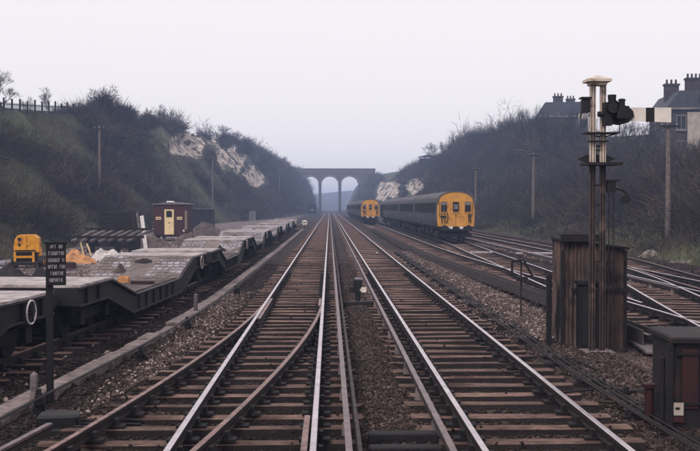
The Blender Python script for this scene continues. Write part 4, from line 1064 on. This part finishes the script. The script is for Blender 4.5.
hB=house('house',(45.4,116,7.2),11.5,9,6.9,2.0,[(-4.5,1.6,1.2),(-1.6,2.4,1.9)],'tall grey house with pale side wall at the right edge of the skyline',K['brick'],4,2,R(-4))
MB().box((-1.2,-.3,7.2),(2.0,1.2,1.5)).build('dormer',K['render'],hB); MB().box((-1.2,-.92,7.25),(1.3,.06,1.0)).build('dormer_window',K['glass'],hB); MB().box((-1.2,-.2,8.0),(2.4,1.6,.14)).build('dormer_roof',K['slate'],hB)
MB().box((1.0,-.06,2.4),(9.2,.12,8.0)).build('pale_wall',K['render'],hB)
hC=house('house',(-0.0+61,150,10),9,8,6,2.5,[(0,1.6,1.2)],'rear house half hidden beyond the right edge houses',K['brick'],3,2,0) if False else None
# little roofed shelter on the right crest
D=310; X=(425-VX)/F*D+1; zz=float(hillz(1,X,D))
t=empty('open_shelter',(X,D,zz-.3),0,'small open roofed shelter on the right skyline beside a round tree','shelter')
for x in(-2.6,-.9,.9,2.6): MB().box((x,0,1.4),(.25,.25,2.8)).build('post',K['wood_dark'],t)
MB().poly([(-3.4,2.7),(3.4,2.7),(0,3.6)],'y',-1.6,1.6).build('roof',K['slate'],t); MB().box((0,.6,1.2),(5.4,.15,2.4)).build('rear_wall',K['wood_dark'],t)

# ------------------------------------------------------------------ fence on the left crest
t=empty('crest_fence',(0,0,0),0,'paled fence with dark posts along the left skyline','fence')
fp=None; D=84; pal=MB()
while D<150:
    X=float(creL(D))-.2; z_=float(hillz(-1,X,D))
    if fp is None: fp=MB().bevbox((0,0,.75),(.18,.18,1.95),.02).build('post',K['wood_dark'],t); fp.location=(X,D,z_)
    else: inst(fp,t,(X,D,z_),None,(1,1,random.uniform(.92,1.06)))
    X2=float(creL(D+2.6))-.2; z2=float(hillz(-1,X2,D+2.6))
    for h_ in(.35,1.1):
        MB().tube((X,D,z_+h_),(X2,D+2.6,z2+h_),.045,.045,5).build('rail',K['wood_dark'],t)
    for k in range(1,8): u=k/8; pal.box((X+(X2-X)*u,D+2.6*u,z_+(z2-z_)*u+.6),(.05,.03,1.35))
    D+=2.6
tag(pal.build('pales',K['wood_dark'],t),kind='stuff')

# ------------------------------------------------------------------ bare trees
def tree_mesh(seed,H,levels=5,spread=.55,nb=(3,4)):
    r_=random.Random(seed); T=MB(); TW=[]
    def rec(p,d_,L,rad,lv):
        q=p+d_*L
        if lv<=1: T.tube(p,q,rad,rad*.68,6,cap=False)
        else: TW.append((p,q,rad,rad*.6))
        if lv>=levels: return
        for i in range(r_.randint(*nb)):
            a=Vector((r_.gauss(0,1),r_.gauss(0,1),r_.gauss(0,.6))); nd=(d_+a.normalized()*spread*r_.uniform(.6,1.3)+Vector((0,0,.22))).normalized()
            st=p+d_*L*r_.uniform(.45,1.0); rec(st,nd,L*r_.uniform(.58,.85),rad*.56,lv+1)
    ns=1 if seed<3 else 6
    for k in range(ns):
        an=r_.uniform(0,6.28); tl=.08 if ns==1 else r_.uniform(.08,.42)
        rec(Vector((.25*math.cos(an)*(ns>1),.25*math.sin(an)*(ns>1),-.4)),Vector((tl*math.cos(an),tl*math.sin(an),1)).normalized(),H*(.27 if ns==1 else r_.uniform(.26,.4)),H*(.0145 if ns==1 else .008),0 if ns==1 else 1)
    tw=MB()
    for p,q,a,b in TW: tw.tube(p,q,max(a,.0065),max(b,.0045),3,cap=False)
    mx=max(max(v[2] for v in T.v),max(v[2] for v in tw.v))
    return T,tw,mx
TM=[]
for sd,lv,sp,nb in((1,6,.6,(3,4)),(2,6,.72,(3,4)),(3,5,.4,(3,4)),(4,5,.46,(3,4))):
    T,tw,mx=tree_mesh(sd,8,lv,sp,nb)
    h0=T.build('trunk',K['bark']); h1=tw.build('crown',K['twig']); TM.append((h0.data,h1.data,mx)); bpy.data.objects.remove(h0); bpy.data.objects.remove(h1)
def tree(loc,H,var,label,cat='tree',name='bare_tree',group=None,wide=1.0):
    a,b,mx=TM[var]; k=H/mx
    t=empty(name,loc,random.uniform(0,6.28),label,cat,group); 
    for n_,me in(('trunk',a),('crown',b)):
        o=bpy.data.objects.new(n_,me); COL.objects.link(o); o.parent=t; o.scale=(k*wide,k*wide,k)
    return t
def crest_at(side,px,back=0.0):
    c=creL if side<0 else creR
    best=None
    for D in np.arange(70,470,1.0):
        X=float(c(D))+side*back
        e=abs(VX+F*X/D-px)
        if best is None or e<best[0]: best=(e,D,X)
    _,D,X=best
    return Vector((X,D,float(hillz(side,X,D))-.25))
for px,h,v,l,wd in[(3,5.2,1,'bare tree cut off by the left edge behind the skyline fence',1.2),(50,4.0,0,'small bare tree rising from the middle of the skyline fence',1.0),(30,2.6,2,'low thin sapling beside the skyline fence left of the small bare tree',1.0),(158,4.6,0,'small bare tree on the left skyline above the upper chalk face',1.1),(222,6.2,1,'round bare tree on the left skyline above the lower chalk face',1.3),(236,6.2,1,'bare tree just right of the round tree on the left skyline',1.3),(250,6.2,1,'dark dense bare tree on the left skyline midway to the viaduct',1.3),(262,6.0,0,'bare tree on the left skyline descending toward the viaduct',1.2),(286,7.0,1,'isolated bare tree on the left skyline next to the viaduct',1.0)]:
    tree(crest_at(-1,px,1.5),h,v,l,wide=wd)
tree(crest_at(1,433,1.0),7.0,1,'rounded bare tree on the right skyline beside the open shelter',wide=1.3)
for i,px in enumerate(np.concatenate([np.arange(447,530,4.2),np.arange(530,592,5.5)])):
    tree(crest_at(1,px,random.uniform(-3,1.5)),random.uniform(5.2,9.0),[2,3,2,3,2][i%5],'slender bare sapling in the row along the right skyline beside the house','tree','sapling','saplings along the right skyline',wide=random.uniform(.8,1.15))
for px,h,l in[(612,4.5,'bare tree on the right skyline just right of the signal post'),(631,5.5,'bare tree on the right skyline below the signal arm, middle one'),(648,5.0,'bare tree on the right skyline below the tip of the signal arm')]:
    tree(crest_at(1,px,1.5),h,1 if h>5 else 0,l,wide=1.1)

# ------------------------------------------------------------------ scrub, grass, stones
def blades(P0,dirs,L,W):
    """thin triangles"""
    n=len(P0); r_=rng.normal(size=(n,3)); s=np.cross(dirs,r_); s/=np.linalg.norm(s,axis=1,keepdims=True)+1e-9
    V=np.empty((n,3,3)); V[:,0]=P0-s*W[:,None]/2; V[:,1]=P0+s*W[:,None]/2; V[:,2]=P0+dirs*L[:,None]
    return V
def bushes(C,Rad,Hgt,n,wid):
    m=len(C); N=m*n; c=np.repeat(C,n,0); R_=np.repeat(Rad,n); H_=np.repeat(Hgt,n)
    u=rng.normal(size=(N,3)); u/=np.linalg.norm(u,axis=1,keepdims=True); rr=rng.random(N)**.45
    p=np.empty((N,3)); p[:,0]=c[:,0]+u[:,0]*rr*R_; p[:,1]=c[:,1]+u[:,1]*rr*R_; p[:,2]=c[:,2]+np.abs(u[:,2])*rr*H_*.85
    d_=u*np.array([.8,.8,.5])+rng.normal(size=(N,3))*.45+np.array([0,0,.55]); d_/=np.linalg.norm(d_,axis=1,keepdims=True)
    L=R_*rng.uniform(.25,.75,N); W=np.repeat(wid,n)*rng.uniform(.5,1.5,N)
    return blades(p,d_,L,W)
def tri_obj(name,Vs,mat_,parent=None):
    V=np.concatenate([v.reshape(-1,3) for v in Vs]); Fh=np.arange(len(V)).reshape(-1,3)
    return npmesh(name,V,Fh,mat_,parent)
def tint_attr(o,T):
    at=o.data.attributes.new('tint','FLOAT_COLOR','POINT'); at.data.foreach_set('color',np.concatenate([T,np.ones((len(T),1))],1).astype(np.float32).ravel())
PAL=np.array([lin(c)[:3] for c in((74,62,68),(56,49,57),(92,78,76),(68,59,62),(110,94,84),(78,76,62),(90,90,66))])
for side,n,lab in((-1,3300,'tangled winter scrub and brambles covering the left cutting slope'),(1,4600,'dense dark winter scrub covering the right cutting slope')):
    toe,cr=(toeL,creL) if side<0 else (toeR,creR)
    D=25+ (455)*rng.random(n*3)**1.15; t_=rng.random(n*3)*1.06+.02
    X=toe(D)+t_*(cr(D)-toe(D)); Z=hillz(side,X,D)
    dens=fbm(X,D,5,.09)+.5*fbm(X,D,8,.3); cmk=chalkmask(side,X,D,Z)
    thr=np.where(D<130,.12,-.02) if side<0 else np.where(D>255,.1,-.5)
    keep=(dens>thr)&(cmk<-.12)&~((t_<(.1 if side<0 else .2))&(rng.random(len(t_))<.85))
    if side<0: keep&=~((D<125)&(t_>.88)&(rng.random(len(D))<.85))
    idk=np.where(keep)[0][:n]; D,X,Z,t_=D[idk],X[idk],Z[idk],t_[idk]; m_=len(D)
    Rd=rng.gamma(4,.42,m_).clip(.6,3.4)*(1.0+.25*(D>200)); Hg=Rd*rng.uniform(.7,1.3,m_)
    pxs=VX+F*X/D
    if side<0:
        big=(t_>.8)&(pxs>95)&(pxs<275); Hg=np.where(big,Hg*rng.uniform(.9,1.7,m_),Hg)
        Hg=np.where(pxs<95,Hg*.7,Hg)
    else:
        Hg=np.where(t_>.75,Hg*rng.uniform(.9,1.7,m_),Hg); Hg=np.where((t_>.8)&(pxs>455)&(pxs<625),Hg*1.5,Hg); Hg=np.where((t_>.6)&(pxs>655),Hg*.4,Hg); Hg=np.where((D>255)&(t_>.55),Hg*.5,Hg)
    clear=np.ones(m_,bool)
    for f_ in(.35,.8,1.15): clear&=chalkmask(side,X,D,Z+Hg*f_)<-.05
    for dx in(-1,1): clear&=chalkmask(side,X+dx*Rd*.7,D,Z+Hg*.6)<-.02
    Rd,Hg=np.where(clear,Rd,.3),np.where(clear,Hg,.22)
    C=np.stack([X,D,Z-.2],-1); nb=170; V1=bushes(C,Rd,Hg,nb,.014+.00032*D)
    pk=PAL[rng.choice(len(PAL),m_,p=[.2,.17,.16,.15,.1,.12,.1])]*rng.uniform(.75,1.25,(m_,1))
    T=np.repeat(pk,nb,0)*rng.uniform(.7,1.35,(m_*nb,1)); T=np.repeat(T,3,0)
    o=tri_obj('hillside_scrub',[V1],K['scrub_tint']); tint_attr(o,T); tag(o,lab,'scrub',kind='stuff')
    # grass
    n2=90000; D=30+230*rng.random(n2)**1.5; t_=rng.random(n2)*1.08; X=toe(D)+t_*(cr(D)-toe(D)); Z=hillz(side,X,D); cmk=chalkmask(side,X,D,Z)
    kp=cmk<0; D,X,Z=D[kp],X[kp],Z[kp]; m=len(D)
    d_=rng.normal(size=(m,3))*.45+np.array([0,0,1]); d_/=np.linalg.norm(d_,axis=1,keepdims=True)
    V2=blades(np.stack([X,D,Z-.05],-1),d_,rng.uniform(.2,.65,m),.03+.0004*D)
    o=tri_obj('slope_grass',[V2],K['grass']); tag(o,'rough grass growing on the left cutting slope' if side<0 else 'rough grass growing on the right cutting slope','grass',kind='stuff')
# big shrub at the end of the fence
def big_shrub(px,D,H,Rr,label,n=14):
    b=pxw(px,110,D); b.z=float(hillz(-1,b.x,D))
    t=empty('large_shrub',b,0,label,'shrub'); cs=[];rs=[];hs_=[]
    for i in range(n):
        a=random.uniform(0,6.28); k=random.uniform(0,Rr*.75); cs.append((k*math.cos(a),k*math.sin(a),random.uniform(-.3,H*.45))); rs.append(random.uniform(.35,.6)*Rr); hs_.append(random.uniform(.35,.6)*H)
    V=bushes(np.array(cs),np.array(rs),np.array(hs_),420,np.full(n,.07)); tri_obj('crown',[V],K['scrub'],t)
    m=MB()
    for i in range(6): a=i*1.05; m.tube((.2*math.cos(a),.2*math.sin(a),-.4),(Rr*.5*math.cos(a),Rr*.5*math.sin(a),H*.6),.09,.04,6)
    m.build('trunk',K['bark'],t)
big_shrub(104,142,7.6,2.5,'tall dense shrub standing at the end of the skyline fence')
big_shrub(122,152,4.6,3.0,'broad dense shrub just right of the tall one at the fence end')
big_shrub(143,168,4.2,3.0,'rounded shrub on the left skyline between fence end and small bare tree')

big_shrub(226,262,6.0,3.6,'domed bushy tree on the left skyline just past the upper chalk face')
big_shrub(243,292,6.6,4.2,'broad domed bushy tree on the left skyline above the lower chalk face')
big_shrub(258,318,6.4,4.6,'farther domed bushy tree on the left skyline above the wagon row end')

def stones(name,n,xr,dr,mat_,label,smin,smax,pw=1.6,keepf=None):
    X=rng.uniform(*xr,n) if not callable(xr) else xr(n); D=dr[0]+(dr[1]-dr[0])*rng.random(n)**pw
    if keepf is not None: k=keepf(X,D); X,D=X[k],D[k]
    n=len(X); Z=ground_height(X,D); Z=np.where(rng.random(n)<.015,np.maximum(Z,-.185),Z)
    base=np.array([(1,0,0),(0,1,0),(-1,0,0),(0,-1,0),(0,0,1),(0,0,-1)],float)
    sz=rng.uniform(smin,smax,n); V=base[None]*sz[:,None,None]*rng.uniform(.6,1.25,(n,6,1)); V[:,:,2]*=.7
    a=rng.uniform(0,6.28,n); ca,sa=np.cos(a),np.sin(a); x=V[:,:,0]*ca[:,None]-V[:,:,1]*sa[:,None]; y=V[:,:,0]*sa[:,None]+V[:,:,1]*ca[:,None]
    tl=rng.uniform(-.6,.6,n); z=V[:,:,2]+x*tl[:,None]
    V=np.stack([x+X[:,None],y+D[:,None],z+Z[:,None]+sz[:,None]*.3],-1)
    f=np.array([(0,1,4),(1,2,4),(2,3,4),(3,0,4),(1,0,5),(2,1,5),(3,2,5),(0,3,5)])
    Fh=(np.arange(n)[:,None,None]*6+f[None]).reshape(-1,3)
    o=npmesh(name,V.reshape(-1,3),Fh,mat_); return tag(o,label,'ballast',kind='stuff')
stones('ballast_stones',52000,(-5.0,5.2),(7,48),K['stones'],'brown ballast stones lying loose between and beside the main tracks',.02,.042)
stones('pale_ballast_stones',14000,(4.25,5.5),(20,62),K['stones_pale'],'pale loose stones on the strip left of the boarded track',.022,.05,1.3)
stones('pale_ballast_stones',5200,lambda n:-2.85+rng.normal(0,.24,n),(12.5,32),K['stones_pale'],'light brown stones heaped between the trough and the turnout rail',.02,.046,1.3,lambda X,D:X<np.minimum(-2.3,cxd(D)-1.35))
stones('pale_ballast_stones',22000,(.38,1.2),(8,48),K['stones_mid'],'brown stones filling the gap between the two main tracks',.012,.024,1.5)
stones('fine_gravel',15000,(3.7,6.9),(9,21),K['stones_mid'],'brown fine gravel around the foot of the hut and cabinet',.012,.03,1.1)
stones('yard_stones',6500,(-16,-4.2),(10,75),K['stones_pale'],'loose stones scattered over the yard around the wagons',.02,.07,1.2)
stones('siding_stones',14000,(5.6,17),(18,70),K['stones'],'dark stones spread among the right-hand sidings',.02,.06,1.2)

# pale foot-crossing boards between the right-hand sidings
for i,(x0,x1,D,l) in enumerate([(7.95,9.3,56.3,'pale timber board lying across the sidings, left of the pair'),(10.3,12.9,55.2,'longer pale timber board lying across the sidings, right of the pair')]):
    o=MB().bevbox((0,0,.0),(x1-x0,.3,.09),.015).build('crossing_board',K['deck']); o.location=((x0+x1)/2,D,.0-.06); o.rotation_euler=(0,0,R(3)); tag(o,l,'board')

for i,(px,py) in enumerate([(248,249),(240,254),(441,299),(377,253)]):
    D=2700/(py-VY); X=(px-VX)/F*D
    lump('litter_scrap',(X,D,GZ+.06),(.18,.13,.07),K['white'],['white litter scrap in front of the wagon row, right of two','white litter scrap in front of the wagon row, left of two','white litter scrap on the gravel strip right of the main tracks','white litter scrap between the main track and the farther train','white litter scrap by the rodding near the right foreground','white litter scrap in the gravel between the main tracks'][i],'litter',80+i,n=8)
# bare chalk patches at the toe of the right slope
for i,(px,py,sx,sy,l) in enumerate([(655,256,2.2,1.2,'pale bare chalk scar at the right slope foot, left of two'),(690,262,3.0,1.4,'larger pale bare chalk scar at the right slope foot by the right edge')]):
    h=hill_hit(1,px,py); lump('chalk_scar',(h.x,h.y,h.z-.3),(sx,sy,.5),K['scar'],l,'chalk scar',60+i,n=18)

# ------------------------------------------------------------------ haze
hz=MB().box((0,925,12.6),(3900,2800,29.2)).build('haze',[]); hz.data.materials.clear()
hm=bpy.data.materials.new('blue_air'); hm.use_nodes=True; n=hm.node_tree; n.nodes.clear()
out=n.nodes.new('ShaderNodeOutputMaterial'); pv=n.nodes.new('ShaderNodeVolumePrincipled')
pv.inputs['Color'].default_value=(.5,.64,1.0,1); pv.inputs['Density'].default_value=.00092; pv.inputs['Anisotropy'].default_value=0
n.links.new(pv.outputs[0],out.inputs['Volume']); hz.data.materials.append(hm)
tag(hz,'thin blue haze filling the cutting','haze',kind='stuff')
